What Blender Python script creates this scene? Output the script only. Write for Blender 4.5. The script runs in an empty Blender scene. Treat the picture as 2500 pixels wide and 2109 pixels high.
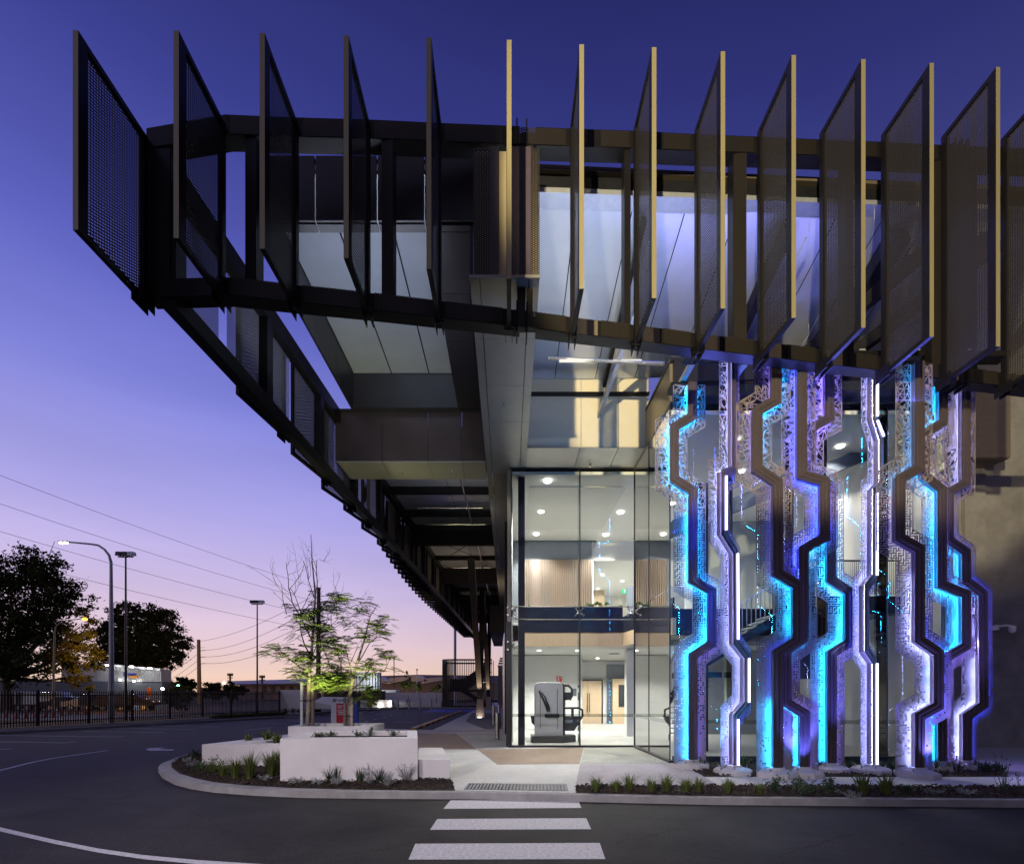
import bpy, bmesh, math, random
import numpy as np
from mathutils import Vector, Matrix, geometry
random.seed(7)
R = math.radians
F = 1200.0; VX = 1240.0; HY = 1688.0; CH = 1.8
sc = bpy.context.scene
col = sc.collection

# ------------------------------------------------------------------ camera, sky, exposure
cd = bpy.data.cameras.new('camera'); cam = bpy.data.objects.new('camera', cd); col.objects.link(cam)
cam.location = (0, 0, CH); cam.rotation_euler = (R(90), 0, 0)
cd.sensor_fit = 'HORIZONTAL'; cd.sensor_width = 36; cd.lens = F*36/2500
cd.shift_x = (1250-VX)/2500; cd.shift_y = (HY-1054.5)/2500
cd.clip_end = 4000; cd.clip_start = 0.1
sc.camera = cam
sc.view_settings.view_transform = 'Standard'; sc.view_settings.look = 'None'
sc.view_settings.exposure = 0.0; sc.view_settings.gamma = 1.0
sc.cycles.max_bounces = 7; sc.cycles.diffuse_bounces = 3; sc.cycles.glossy_bounces = 3
sc.cycles.transmission_bounces = 3; sc.cycles.transparent_max_bounces = 24
sc.cycles.sample_clamp_indirect = 4.0
sc.cycles.caustics_reflective = False; sc.cycles.caustics_refractive = False

def lin(c):
    return tuple(((v/255)/12.92 if v <= 10.3 else ((v/255+.055)/1.055)**2.4) for v in c)
world = bpy.data.worlds.new('World'); sc.world = world; world.use_nodes = True
wn = world.node_tree; wn.nodes.clear()
wo = wn.nodes.new('ShaderNodeOutputWorld'); wb = wn.nodes.new('ShaderNodeBackground')
wt = wn.nodes.new('ShaderNodeTexCoord'); ws = wn.nodes.new('ShaderNodeSeparateXYZ')
wr = wn.nodes.new('ShaderNodeValToRGB'); wm = wn.nodes.new('ShaderNodeMapRange')
wx = wn.nodes.new('ShaderNodeMix'); wx.data_type = 'RGBA'; wx.blend_type = 'MULTIPLY'; wx.inputs[0].default_value = 1
wn.links.new(wt.outputs['Generated'], ws.inputs[0]); wn.links.new(ws.outputs['Z'], wr.inputs[0])
stops = [(0, (240, 198, 170)), (.03, (242, 208, 192)), (.09, (230, 203, 214)), (.186, (206, 190, 230)),
         (.305, (172, 166, 232)), (.454, (128, 132, 218)), (.58, (94, 99, 192)), (.72, (63, 68, 151)),
         (.81, (49, 53, 124)), (1, (32, 35, 88))]
el = wr.color_ramp.elements
while len(el) < len(stops): el.new(.5)
for e, (p, c) in zip(el, stops): e.position = p
for e, (p, c) in zip(el, stops): e.color = (*lin(c), 1)
wd = wn.nodes.new('ShaderNodeVectorMath'); wd.operation = 'DOT_PRODUCT'; wd.inputs[1].default_value = (-.8, .6, 0)
wn.links.new(wt.outputs['Generated'], wd.inputs[0]); wn.links.new(wd.outputs['Value'], wm.inputs[0])
wm.inputs[1].default_value = -.7; wm.inputs[2].default_value = .82; wm.inputs[3].default_value = .17; wm.inputs[4].default_value = 1.0
wc = wn.nodes.new('ShaderNodeCombineColor')
for i in range(3): wn.links.new(wm.outputs[0], wc.inputs[i])
wq = wn.nodes.new('ShaderNodeMapping'); wq.inputs['Scale'].default_value = (1.2, 1.2, 9); wn.links.new(wt.outputs['Generated'], wq.inputs[0])
wz = wn.nodes.new('ShaderNodeTexNoise'); wz.inputs['Scale'].default_value = 2.2; wz.inputs['Detail'].default_value = 6; wn.links.new(wq.outputs[0], wz.inputs[0])
wu = wn.nodes.new('ShaderNodeMapRange'); wu.inputs[1].default_value = .3; wu.inputs[2].default_value = .7; wu.inputs[3].default_value = .955; wu.inputs[4].default_value = 1.045
wn.links.new(wz.outputs[0], wu.inputs[0]); wn.links.new(wu.outputs[0], wb.inputs[1])
wn.links.new(wr.outputs[0], wx.inputs[6]); wn.links.new(wc.outputs[0], wx.inputs[7])
wn.links.new(wx.outputs[2], wb.inputs[0]); 
wn.links.new(wb.outputs[0], wo.inputs[0])

def light(name, kind, loc, target, energy, color, size=1.0, size_y=None, angle=90, blend=.5):
    ld = bpy.data.lights.new(name, kind); ld.energy = energy; ld.color = color
    if kind == 'AREA':
        ld.size = size
        if size_y: ld.shape = 'RECTANGLE'; ld.size_y = size_y
        else: ld.shape = 'DISK'
    elif kind == 'SUN': ld.angle = R(angle)
    else: ld.shadow_soft_size = size
    if kind == 'SPOT': ld.spot_size = R(angle); ld.spot_blend = blend
    o = bpy.data.objects.new(name, ld); col.objects.link(o); o.location = loc
    if target is not None:
        o.rotation_euler = (Vector(target)-Vector(loc)).to_track_quat('-Z', 'Y').to_euler()
    return o
# soft afterglow of the sky behind the camera
light('afterglow_sun', 'SUN', (-6, -10, 14), (0, 6, 0), .13, (1.0, .95, .95), angle=75)
light('car_park_pole_light', 'SPOT', (-9.0, -5, 7.5), (-3.0, 9, 0), 3900, (1.0, .90, .90), size=.35, angle=50, blend=.5)
light('car_park_pole_light', 'SPOT', (-2.5, -6, 8.5), (-.6, 7.5, 0), 3000, (.98, .92, .98), size=.35, angle=46, blend=.6)
# warm car park flood on a pole behind the camera, to the right
light('car_park_flood', 'SPOT', (-4.0, -9, 9.0), (5.85, 9.3, 11.5), 34000, (1.0, .84, .50), size=.16, angle=33, blend=.2)
light('wall_flood', 'SPOT', (6.0, -9, 9.0), (15.0, 15.5, 9.6), 4200, (1.0, .80, .44), size=.05, angle=22, blend=.4)
# ---------------------------------------------------------------------- helpers
def P(x, y, Y): return Vector(((x-VX)*Y/F, Y, CH-(y-HY)*Y/F))
def PZ(x, y, Z=0.0):
    Y = (Z-CH)*F/(HY-y); return Vector(((x-VX)*Y/F, Y, Z))
def G(x, y, Z=0.0): return PZ(x, y, Z)
def wl(o):
    v = Vector((0, 0, 0))
    while o is not None: v = v+o.location; o = o.parent
    return v
class MB:
    def __init__(s): s.v = []; s.f = []
    def add(s, vs, fs):
        n = len(s.v); s.v += [tuple(v) for v in vs]; s.f += [tuple(i+n for i in f) for f in fs]; return s
    def box(s, x0, x1, y0, y1, z0, z1):
        return s.add([(x0,y0,z0),(x1,y0,z0),(x1,y1,z0),(x0,y1,z0),(x0,y0,z1),(x1,y0,z1),(x1,y1,z1),(x0,y1,z1)],
                     [(0,3,2,1),(4,5,6,7),(0,1,5,4),(1,2,6,5),(2,3,7,6),(3,0,4,7)])
    def hexa(s, a, b):   # two quads of four points each
        return s.add(list(a)+list(b), [(3,2,1,0),(4,5,6,7),(0,1,5,4),(1,2,6,5),(2,3,7,6),(3,0,4,7)])
    def beam(s, p, q, w, h, up=(0,0,1)):
        p = Vector(p); q = Vector(q); d = (q-p).normalized(); up = Vector(up)
        sd = d.cross(up)
        if sd.length < 1e-4: sd = d.cross(Vector((1,0,0)))
        sd.normalize(); u = sd.cross(d).normalized()
        a = [p+sd*i*w/2+u*j*h/2 for i, j in ((-1,-1),(1,-1),(1,1),(-1,1))]
        b = [q+sd*i*w/2+u*j*h/2 for i, j in ((-1,-1),(1,-1),(1,1),(-1,1))]
        return s.hexa(a, b)
    def tube(s, pts, r, n=8, caps=True):
        pts = [Vector(p) for p in pts]; rr = r if isinstance(r, (list, tuple)) else [r]*len(pts)
        base = len(s.v); u = None
        for i, p in enumerate(pts):
            d = (pts[min(i+1, len(pts)-1)]-pts[max(i-1, 0)]).normalized()
            if u is None:
                u = d.cross(Vector((0,0,1)))
                if u.length < .05: u = d.cross(Vector((1,0,0)))
            u = (u-d*u.dot(d)).normalized(); w = d.cross(u)
            for k in range(n):
                a = 2*math.pi*k/n; s.v.append(tuple(p+(u*math.cos(a)+w*math.sin(a))*rr[i]))
        for i in range(len(pts)-1):
            for k in range(n):
                a = base+i*n+k; b = base+i*n+(k+1)%n; s.f.append((a, b, b+n, a+n))
        if caps:
            s.f.append(tuple(base+k for k in reversed(range(n)))); s.f.append(tuple(base+(len(pts)-1)*n+k for k in range(n)))
        return s
    def poly(s, pts): return s.add(pts, [tuple(range(len(pts)))])
    def prism(s, pts, dz):  # horizontal polygon at its own z, extruded by dz
        n = len(pts); a = [tuple(p) for p in pts]; b = [(p[0], p[1], p[2]+dz) for p in pts]
        return s.add(a+b, [tuple(reversed(range(n))), tuple(range(n, 2*n))]+[(i, (i+1)%n, (i+1)%n+n, i+n) for i in range(n)])
    def extr(s, pts, d):   # polygon extruded by vector d
        n = len(pts); d = Vector(d); a = [Vector(p) for p in pts]
        return s.add(a+[p+d for p in a], [tuple(reversed(range(n))), tuple(range(n, 2*n))]+[(i, (i+1)%n, (i+1)%n+n, i+n) for i in range(n)])
    def lathe(s, c, prof, n=16):
        c = Vector(c); b = len(s.v)
        for r, z in prof:
            for k in range(n):
                a = 2*math.pi*k/n; s.v.append((c.x+r*math.cos(a), c.y+r*math.sin(a), c.z+z))
        for i in range(len(prof)-1):
            for k in range(n):
                s.f.append((b+i*n+k, b+i*n+(k+1)%n, b+(i+1)*n+(k+1)%n, b+(i+1)*n+k))
        s.f.append(tuple(b+(len(prof)-1)*n+k for k in range(n))); s.f.append(tuple(b+k for k in reversed(range(n))))
        return s
    def build(s, name, m, parent=None, smooth=False, bevel=0, fix=True):
        me = bpy.data.meshes.new(name)
        if parent is not None: off = wl(parent)
        else:
            xs = [v[0] for v in s.v]; ys = [v[1] for v in s.v]; zs = [v[2] for v in s.v]
            off = Vector(((min(xs)+max(xs))/2, (min(ys)+max(ys))/2, min(zs)))
        me.from_pydata([(v[0]-off.x, v[1]-off.y, v[2]-off.z) for v in s.v], [], s.f); me.update()
        if fix and len(s.f) < 6000:
            bm = bmesh.new(); bm.from_mesh(me); bmesh.ops.recalc_face_normals(bm, faces=bm.faces); bm.to_mesh(me); bm.free()
        me.materials.append(m)
        if smooth: me.polygons.foreach_set('use_smooth', [True]*len(me.polygons))
        o = bpy.data.objects.new(name, me); col.objects.link(o)
        if parent is not None: o.parent = parent
        else: o.location = off
        if bevel:
            b = o.modifiers.new('bevel', 'BEVEL'); b.width = bevel; b.segments = 2; b.limit_method = 'ANGLE'
        return o
def tag(o, label=None, cat=None, group=None, kind=None):
    if label: o['label'] = label
    if cat: o['category'] = cat
    if group: o['group'] = group
    if kind: o['kind'] = kind
    return o
def thing(name, loc, label, cat, group=None):
    o = bpy.data.objects.new(name, None); o.empty_display_size = .2; col.objects.link(o); o.location = loc
    return tag(o, label, cat, group)
def copy_tree(o, parent=None):
    c = o.copy(); col.objects.link(c); c.parent = parent
    for ch in list(o.children): copy_tree(ch, c)
    return c

# -------------------------------------------------------------------- materials
def mat(name, c, rough=.6, metal=0.0, var=.15, scale=8, bump=0.0, emis=None, es=0, c2=None, spec=None, stretch=None, gen=False):
    m = bpy.data.materials.new(name); m.use_nodes = True; n = m.node_tree; b = n.nodes['Principled BSDF']
    b.inputs['Roughness'].default_value = rough; b.inputs['Metallic'].default_value = metal
    if spec is not None: b.inputs['Specular IOR Level'].default_value = spec
    tc = n.nodes.new('ShaderNodeTexCoord'); src = tc.outputs['Object']
    if stretch:
        mp = n.nodes.new('ShaderNodeMapping'); mp.inputs['Scale'].default_value = stretch
        n.links.new(src, mp.inputs[0]); src = mp.outputs[0]
    ns = n.nodes.new('ShaderNodeTexNoise'); ns.inputs['Scale'].default_value = scale; ns.inputs['Detail'].default_value = 8
    ns.inputs['Roughness'].default_value = .65
    n.links.new(src, ns.inputs[0])
    rp = n.nodes.new('ShaderNodeValToRGB'); rp.color_ramp.elements[0].position = .3; rp.color_ramp.elements[1].position = .7
    k = c2 if c2 else c
    rp.color_ramp.elements[0].color = (*[v*(1-var) for v in c], 1)
    rp.color_ramp.elements[1].color = (*[min(1, v*(1+var)) for v in k], 1)
    n.links.new(ns.outputs[0], rp.inputs[0]); n.links.new(rp.outputs[0], b.inputs['Base Color'])
    if bump:
        bp = n.nodes.new('ShaderNodeBump'); bp.inputs['Strength'].default_value = bump; bp.inputs['Distance'].default_value = .02
        n.links.new(ns.outputs[0], bp.inputs['Height']); n.links.new(bp.outputs[0], b.inputs['Normal'])
    if emis:
        b.inputs['Emission Color'].default_value = (*emis, 1); b.inputs['Emission Strength'].default_value = es
    return m
def speckle(name, c, c2, rough=.8, scale=90, amt=.5, big=.25):
    """exposed aggregate / asphalt: fine grains plus broad stains"""
    m = bpy.data.materials.new(name); m.use_nodes = True; n = m.node_tree; b = n.nodes['Principled BSDF']
    b.inputs['Roughness'].default_value = rough; b.inputs['Specular IOR Level'].default_value = .28
    tc = n.nodes.new('ShaderNodeTexCoord')
    vo = n.nodes.new('ShaderNodeTexNoise'); vo.inputs['Scale'].default_value = scale; vo.inputs['Detail'].default_value = 3
    st = n.nodes.new('ShaderNodeTexNoise'); st.inputs['Scale'].default_value = .9; st.inputs['Detail'].default_value = 9; st.inputs['Roughness'].default_value = .7
    st.inputs['Distortion'].default_value = .6
    for q in (vo, st): n.links.new(tc.outputs['Object'], q.inputs[0])
    r1 = n.nodes.new('ShaderNodeValToRGB'); r1.color_ramp.elements[0].position = .38; r1.color_ramp.elements[1].position = .62
    r1.color_ramp.elements[0].color = (*c, 1); r1.color_ramp.elements[1].color = (*c2, 1)
    r2 = n.nodes.new('ShaderNodeMapRange'); r2.inputs[1].default_value = .3; r2.inputs[2].default_value = .7
    r2.inputs[3].default_value = 1-big; r2.inputs[4].default_value = 1+big
    n.links.new(vo.outputs[0], r1.inputs[0]); n.links.new(st.outputs[0], r2.inputs[0])
    mx = n.nodes.new('ShaderNodeVectorMath'); mx.operation = 'SCALE'
    n.links.new(r1.outputs[0], mx.inputs[0]); n.links.new(r2.outputs[0], mx.inputs['Scale'])
    n.links.new(mx.outputs[0], b.inputs['Base Color'])
    bp = n.nodes.new('ShaderNodeBump'); bp.inputs['Strength'].default_value = .35; bp.inputs['Distance'].default_value = .01
    n.links.new(vo.outputs[0], bp.inputs['Height']); n.links.new(bp.outputs[0], b.inputs['Normal'])
    return m
def emit(name, c, s):
    m = bpy.data.materials.new(name); m.use_nodes = True; n = m.node_tree; n.nodes.clear()
    o = n.nodes.new('ShaderNodeOutputMaterial'); e = n.nodes.new('ShaderNodeEmission')
    e.inputs[0].default_value = (*c, 1); e.inputs[1].default_value = s; n.links.new(e.outputs[0], o.inputs[0]); return m
def glass(name, tint, gl=.9, rough=.0, ior=1.5):
    m = bpy.data.materials.new(name); m.use_nodes = True; n = m.node_tree; n.nodes.clear()
    o = n.nodes.new('ShaderNodeOutputMaterial'); t = n.nodes.new('ShaderNodeBsdfTransparent'); t.inputs[0].default_value = (*tint, 1)
    g = n.nodes.new('ShaderNodeBsdfGlossy'); g.inputs['Roughness'].default_value = rough; g.inputs['Color'].default_value = (gl, gl, gl, 1)
    f = n.nodes.new('ShaderNodeFresnel'); f.inputs[0].default_value = ior; x = n.nodes.new('ShaderNodeMixShader')
    n.links.new(f.outputs[0], x.inputs[0]); n.links.new(t.outputs[0], x.inputs[1]); n.links.new(g.outputs[0], x.inputs[2])
    n.links.new(x.outputs[0], o.inputs[0]); return m
def meshmat(name, c, axis, pu=.062, pv=.030, openness=.36, rough=.45, metal=.5):
    """expanded metal: diamond openings in the sheet's own plane (axis = the in-plane horizontal axis)"""
    m = bpy.data.materials.new(name); m.use_nodes = True; n = m.node_tree; b = n.nodes['Principled BSDF']; o = n.nodes['Material Output']
    b.inputs['Base Color'].default_value = (*c, 1); b.inputs['Roughness'].default_value = rough; b.inputs['Metallic'].default_value = metal
    tc = n.nodes.new('ShaderNodeTexCoord'); sp = n.nodes.new('ShaderNodeSeparateXYZ'); n.links.new(tc.outputs['Object'], sp.inputs[0])
    def M(op, a, bb=None):
        q = n.nodes.new('ShaderNodeMath'); q.operation = op
        for i, v in enumerate((a, bb)):
            if v is None: continue
            if isinstance(v, (int, float)): q.inputs[i].default_value = v
            else: n.links.new(v, q.inputs[i])
        return q.outputs[0]
    if axis == 'XY': u0 = M('ADD', sp.outputs['X'], sp.outputs['Y'])
    else: u0 = sp.outputs[axis]
    u = M('MULTIPLY', u0, math.pi/pu); v = M('MULTIPLY', sp.outputs['Z'], math.pi/pv)
    s1 = M('SINE', M('ADD', u, v)); s2 = M('SINE', M('SUBTRACT', u, v))
    pr = M('ABSOLUTE', M('MULTIPLY', s1, s2))
    hole = M('GREATER_THAN', pr, 1-openness)
    t = n.nodes.new('ShaderNodeBsdfTransparent'); x = n.nodes.new('ShaderNodeMixShader')
    n.links.new(hole, x.inputs[0]); n.links.new(b.outputs[0], x.inputs[1]); n.links.new(t.outputs[0], x.inputs[2]); n.links.new(x.outputs[0], o.inputs[0])
    return m
M = {}
M['asphalt'] = speckle('asphalt', (.013,.012,.0115), (.042,.038,.036), .74, 50, big=.5)
M['earth'] = speckle('earth', (.05,.045,.038), (.09,.08,.07), .95, 2)
M['verge'] = speckle('verge', (.10,.07,.03), (.18,.13,.06), .95, 6)
M['farroad'] = speckle('far_road', (.28,.24,.2), (.36,.32,.28), .9, 6)
M['soil'] = speckle('mulch', (.012,.009,.008), (.07,.048,.036), .95, 38, big=.35)
M['kerb'] = mat('kerb_concrete', (.30,.29,.285), .8, var=.22, scale=3, bump=.2)
M['paint'] = mat('road_paint', (.56,.54,.56), .65, var=.30, scale=22, bump=.2)
M['pv_light'] = speckle('aggregate_light', (.40,.39,.36), (.68,.66,.63), .8, 70, big=.12)
M['pv_brown'] = speckle('aggregate_brown', (.17,.12,.085), (.42,.33,.25), .8, 70, big=.15)
M['pv_green'] = speckle('aggregate_grey_green', (.24,.24,.20), (.50,.50,.44), .8, 70, big=.2)
M['pv_dark'] = speckle('aggregate_dark', (.10,.095,.095), (.22,.21,.21), .8, 70, big=.15)
M['pv_mauve'] = speckle('aggregate_mauve', (.22,.19,.20), (.50,.46,.48), .8, 70, big=.12)
M['pv_conc'] = mat('smooth_paving', (.46,.44,.42), .8, var=.12, scale=4, bump=.15)
M['render'] = mat('white_render', (.72,.68,.68), .75, var=.09, scale=1.0, bump=.05)
M['steel'] = mat('dark_bronze_steel', (.010,.009,.010), .42, .2, var=.25, scale=6, spec=.2)
M['finedge'] = mat('bronze_anodised_edge', (.28,.245,.135), .38, .35, var=.08, scale=5, stretch=(8,8,.3))
M['black'] = mat('black_paint', (.012,.012,.016), .35, var=.2, scale=5)
M['navy'] = mat('blue_black_steel', (.010,.016,.035), .25, .2, var=.2, scale=4)
M['bronze'] = mat('bronze_cladding', (.26,.215,.15), .32, .55, var=.08, scale=2, stretch=(1,1,4))
M['soffit'] = mat('soffit_panel', (.29,.28,.25), .36, .35, var=.08, scale=1.5)
M['darkpanel'] = mat('dark_panel', (.022,.019,.021), .4, .3, var=.25, scale=1.2)
M['brownpanel'] = mat('brown_panel', (.055,.038,.034), .4, .3, var=.3, scale=1.0)
M['ceil'] = mat('metal_ceiling_sheet', (.55,.59,.66), .28, .65, var=.08, scale=.8)
M['cream'] = mat('cream_cladding', (.58,.52,.38), .6, var=.03, scale=2)
M['cream_lit'] = mat('cream_lit_cladding', (.6,.5,.3), .6, var=.04)  # cream cladding toned separately; flood light on it put into the colour
M['concrete'] = mat('precast_concrete', (.17,.165,.16), .75, var=.18, scale=1.1, bump=.1, c2=(.22,.215,.21))
M['meshY'] = meshmat('expanded_mesh', (.024,.021,.016), 'Y', pu=.10, pv=.048, openness=.25, metal=0, rough=.6)
M['meshX'] = meshmat('expanded_mesh_front', (.035,.03,.025), 'X', pu=.085, pv=.042)
M['meshXY'] = meshmat('expanded_mesh_side', (.16,.15,.14), 'XY', openness=.40)
M['glass'] = glass('clear_glass', (.95,.975,.965), .75)
M['glassd'] = glass('side_glass', (.82,.92,.90), .9, ior=1.5)
M['frit'] = glass('fritted_band', (.55,.57,.55), .6)
M['white'] = mat('interior_white', (.80,.80,.77), .7, var=.02, scale=2)
M['floor'] = mat('polished_floor', (.56,.57,.53), .28, var=.10, scale=1.2, stretch=(.5,3,1))
M['timber'] = mat('pale_timber', (.62,.47,.31), .5, var=.07, scale=3, stretch=(9,9,.7))
M['slat'] = mat('timber_slat', (.17,.125,.09), .55, var=.12, scale=5, stretch=(6,6,.6))
M['greyp'] = mat('grey_panel', (.10,.115,.14), .6, var=.06)
M['chrome'] = mat('stainless', (.62,.60,.58), .25, 1, var=.05)
M['satin'] = mat('satin_white_shell', (.66,.68,.70), .3, .2, var=.03)
M['rubber'] = mat('black_plastic', (.018,.02,.024), .5, var=.2)
M['plate'] = mat('perforated_plate', (.20,.17,.17), .5, 0, var=.06, scale=3)
M['post'] = mat('sculpture_post', (.11,.09,.095), .36, .55, var=.1, scale=3, stretch=(4,4,.4))
M['foot'] = mat('concrete_footing', (.5,.48,.47), .8, var=.15, scale=6, bump=.2)
M['galv'] = mat('galvanised', (.40,.42,.46), .45, .5, var=.1)
M['tan'] = mat('tan_wall', (.26,.20,.15), .7, var=.05)
M['roofp'] = mat('far_roof', (.16,.15,.24), .5, .2, var=.1, scale=1)
M['pinkw'] = mat('far_wall', (.45,.35,.34), .7, var=.08, scale=.5)
M['red'] = mat('sign_red', (.55,.012,.02), .4, var=.03)
M['blue'] = mat('sign_blue', (.02,.05,.35), .4, var=.03)
M['yellow'] = mat('yellow_rubber', (.55,.32,.03), .6, var=.1)
M['grass'] = mat('grass_blade', (.09,.13,.025), .6, var=.3, scale=3, c2=(.16,.19,.05))
M['grassd'] = mat('dark_strap_leaf', (.025,.05,.02), .5, var=.3, scale=3, c2=(.05,.09,.035))
M['silver'] = mat('silver_foliage', (.26,.27,.26), .7, var=.2, scale=6)
M['leafj'] = mat('feathery_leaf', (.09,.16,.02), .55, var=.3, scale=2, c2=(.13,.17,.04))
M['leafd'] = mat('dark_leaf', (.014,.018,.010), .9, spec=.05, var=.4, scale=.6, c2=(.04,.05,.022))
M['leafb'] = mat('street_tree_leaf', (.030,.038,.012), .9, spec=.05, var=.4, scale=.6, c2=(.06,.07,.026))
M['bark'] = mat('bark', (.10,.07,.05), .85, var=.3, scale=6, bump=.4)
M['barkp'] = mat('pale_bark', (.38,.32,.24), .8, var=.25, scale=9, bump=.3)
M['wood'] = mat('weathered_wood', (.16,.12,.09), .85, var=.2, scale=5, stretch=(6,6,.5))
M['cgrey'] = mat('corrugated_grey', (.38,.41,.43), .45, .3, var=.05)
M['lampw'] = emit('lamp_white', (1,.95,.85), 30)
M['lampo'] = emit('lamp_sodium', (1,.5,.1), 40)
M['down'] = emit('downlight_glow', (1,.98,.93), 9)

def leafmat(m):
    n = m.node_tree; b = n.nodes['Principled BSDF']; o = n.nodes['Material Output']; t = n.nodes.new('ShaderNodeBsdfTranslucent')
    src = b.inputs['Base Color'].links[0].from_socket; n.links.new(src, t.inputs[0])
    x = n.nodes.new('ShaderNodeMixShader'); x.inputs[0].default_value = .45
    n.links.new(b.outputs[0], x.inputs[1]); n.links.new(t.outputs[0], x.inputs[2]); n.links.new(x.outputs[0], o.inputs[0])
for k in ('leafj', 'grass'): leafmat(M[k])
# ================================================================ SETTING
def sheet(name, pts, m, z, parent=None, kind='structure'):
    mb = MB(); mb.poly([(p[0], p[1], z) for p in pts])
    o = mb.build(name, m, parent)
    if kind and parent is None: o['kind'] = kind
    return o
RZ = -.12
g = MB(); g.box(-1500, 1500, -60, 2600, RZ-.5, RZ-.03); tag(g.build('ground', M['earth']), kind='structure')
sheet('car_park_asphalt', [(-40, -12), (26, -12), (26, 60), (-3, 60), (-3, 57), (-30, 57)], M['asphalt'], RZ)
C2 = lambda x, y: (350+x/2.614, 1700+y/2.614)
C6 = lambda x, y: (1050+x/1.442, 1700+y/1.442)
outer = [C2(*p) for p in [(350,352),(250,375),(150,410),(108,430),(95,450),(120,485),(200,525),(300,550),(450,572),(700,590),(1000,603),(1400,608),(2091,612)]]+[C6(*p) for p in [(1000,356),(2091,365),(3300,372)]]
inner = [C2(*p) for p in [(362,362),(300,368),(225,395),(183,430),(180,450),(230,490),(330,520),(450,545),(650,565),(950,583),(1300,592),(1700,598),(2091,600)]]+[C6(*p) for p in [(1000,350),(2091,358),(3300,365)]]
back = [(484+30,1829),(620,1808),(765,1781),(807,1775),(1057,1781),(1100,1760.5),(1159,1732),(1195,1714)]
kb = MB()
ow = [G(x, y+3, RZ) for x, y in outer]; ot = [G(*p) for p in outer]; it = [G(*p) for p in inner]
for i in range(len(ot)-1):
    a = [Vector((it[i].x, it[i].y, -.3)), Vector((ot[i].x, ot[i].y, -.3)), Vector((ot[i+1].x, ot[i+1].y, -.3)), Vector((it[i+1].x, it[i+1].y, -.3))]
    b = [it[i], ot[i], ot[i+1], it[i+1]]
    kb.hexa(a, b)
tag(kb.build('kerb', M['kerb']), kind='structure')
pts = [Vector(p) for p in it]+[Vector((26, it[-1].y, 0)), Vector((26, 60, 0))]+[G(*p) for p in reversed(back)]
pm = MB(); pm.prism([(p.x, p.y, -.3) for p in pts], .296)
pav = tag(pm.build('pavement', M['pv_conc']), kind='structure')
def slab(pts, m, name='paving_panel', z=.0):
    q = MB(); q.prism([Vector((*G(*p)[:2], -.02)) for p in pts], .02+z)
    return q.build(name, m, pav)
C5 = lambda x, y: (1050+x/6.97, 1640+y/6.97)
slab([C6(0,130), C6(92,130), C6(165,185), C6(0,183), C2(1752,335), C2(1745,235)], M['pv_brown'], z=.004)
slab([C6(97,130), C6(279,126), C6(279,172), C6(165,183)], M['pv_green'], z=.004)
slab([C6(168,186), C6(541,180), C6(525,236), C6(237,238)], M['pv_brown'], z=.004)
slab([C6(-140,186), C6(164,188), C6(235,240), C6(525,239), C6(512,338), C6(20,328), C6(0,250)], M['pv_light'], z=.004)
slab([C6(543,181), C6(718,177), C6(856,233), C6(530,234)], M['pv_green'], z=.004)
slab([C6(529,237), C6(865,235), C6(905,239), C6(962,281), C6(1012,312), C6(513,312)], M['pv_mauve'], z=.004)
slab([C6(966,283), C6(2600,286), C6(2600,318), C6(1016,312)], M['pv_light'], z=.004)
slab([C6(2043,280), C6(1950,236), C6(2600,230), C6(2600,283)], M['pv_mauve'], z=.004)
slab([C5(350,842), C5(598,842), C5(925,970), C5(55,980)], M['pv_conc'], z=.004)
slab([C5(605,842), C5(705,700), C5(1090,700), C5(1240,860), C5(1240,970), C5(935,970)], M['pv_dark'], z=.004)
slab([C5(-250,985), C5(1300,975), C5(1300,1020), C5(-250,1040)], M['pv_mauve'], z=.004)
# garden beds
def bed(pts, seed, lift=.03, name='garden_soil'):
    mb = MB(); P3 = [Vector((p[0], p[1], 0)) for p in pts]
    xs = [p.x for p in P3]; ys = [p.y for p in P3]; rnd = random.Random(seed); st = .16
    nx = int((max(xs)-min(xs))/st)+2; ny = int((max(ys)-min(ys))/st)+2
    def ins(x, y):
        c = False; n = len(P3)
        for i in range(n):
            a, b = P3[i], P3[(i+1) % n]
            if (a.y > y) != (b.y > y) and x < (b.x-a.x)*(y-a.y)/(b.y-a.y)+a.x: c = not c
        return c
    mb.prism([(p.x, p.y, -.05) for p in P3], .056)
    o = mb.build(name, M['soil']); o['kind'] = 'stuff'
    o['label'] = 'dark bark mulch of a planting bed'
    ch = MB(); k = 0                                         # loose chips
    area = (max(xs)-min(xs))*(max(ys)-min(ys))
    for _ in range(int(area*330)):
        x = rnd.uniform(min(xs), max(xs)); y = rnd.uniform(min(ys), max(ys))
        if not ins(x, y): continue
        s = rnd.uniform(.012, .035); a = rnd.uniform(0, 6.28); t = rnd.uniform(-.4, .4)
        d = Vector((math.cos(a), math.sin(a), t))*s; e = Vector((-math.sin(a), math.cos(a), rnd.uniform(-.4,.4)))*s*.5
        c = Vector((x, y, .012+rnd.uniform(0, lift)))
        ch.add([c-d-e, c+d-e, c+d+e, c-d+e, c+Vector((0,0,s*.8))], [(0,1,4),(1,2,4),(2,3,4),(3,0,4)])
    q = ch.build('bark_chips', M['soil'], o, fix=False); q['kind'] = 'stuff'
    return o, ins
frontbed = [G(*C6(*p)) for p in [(513,313),(1016,313),(2600,319)]]+[Vector((*G(*C6(2600,358))[:2], 0)), G(*C6(2091,357.5)), G(*C6(1000,349.5)), G(*C6(515,339))]
tag(bed(frontbed, 1)[0], 'long strip of dark mulch between the kerb and the pale path')
sculbed = [G(*C6(*p)) for p in [(905,238),(965,281),(2040,281),(1945,238)]]
sculbed = [G(1660,1863), G(*C6(965,282)), G(*C6(2040,281)), G(2385,1862), ]
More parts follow.
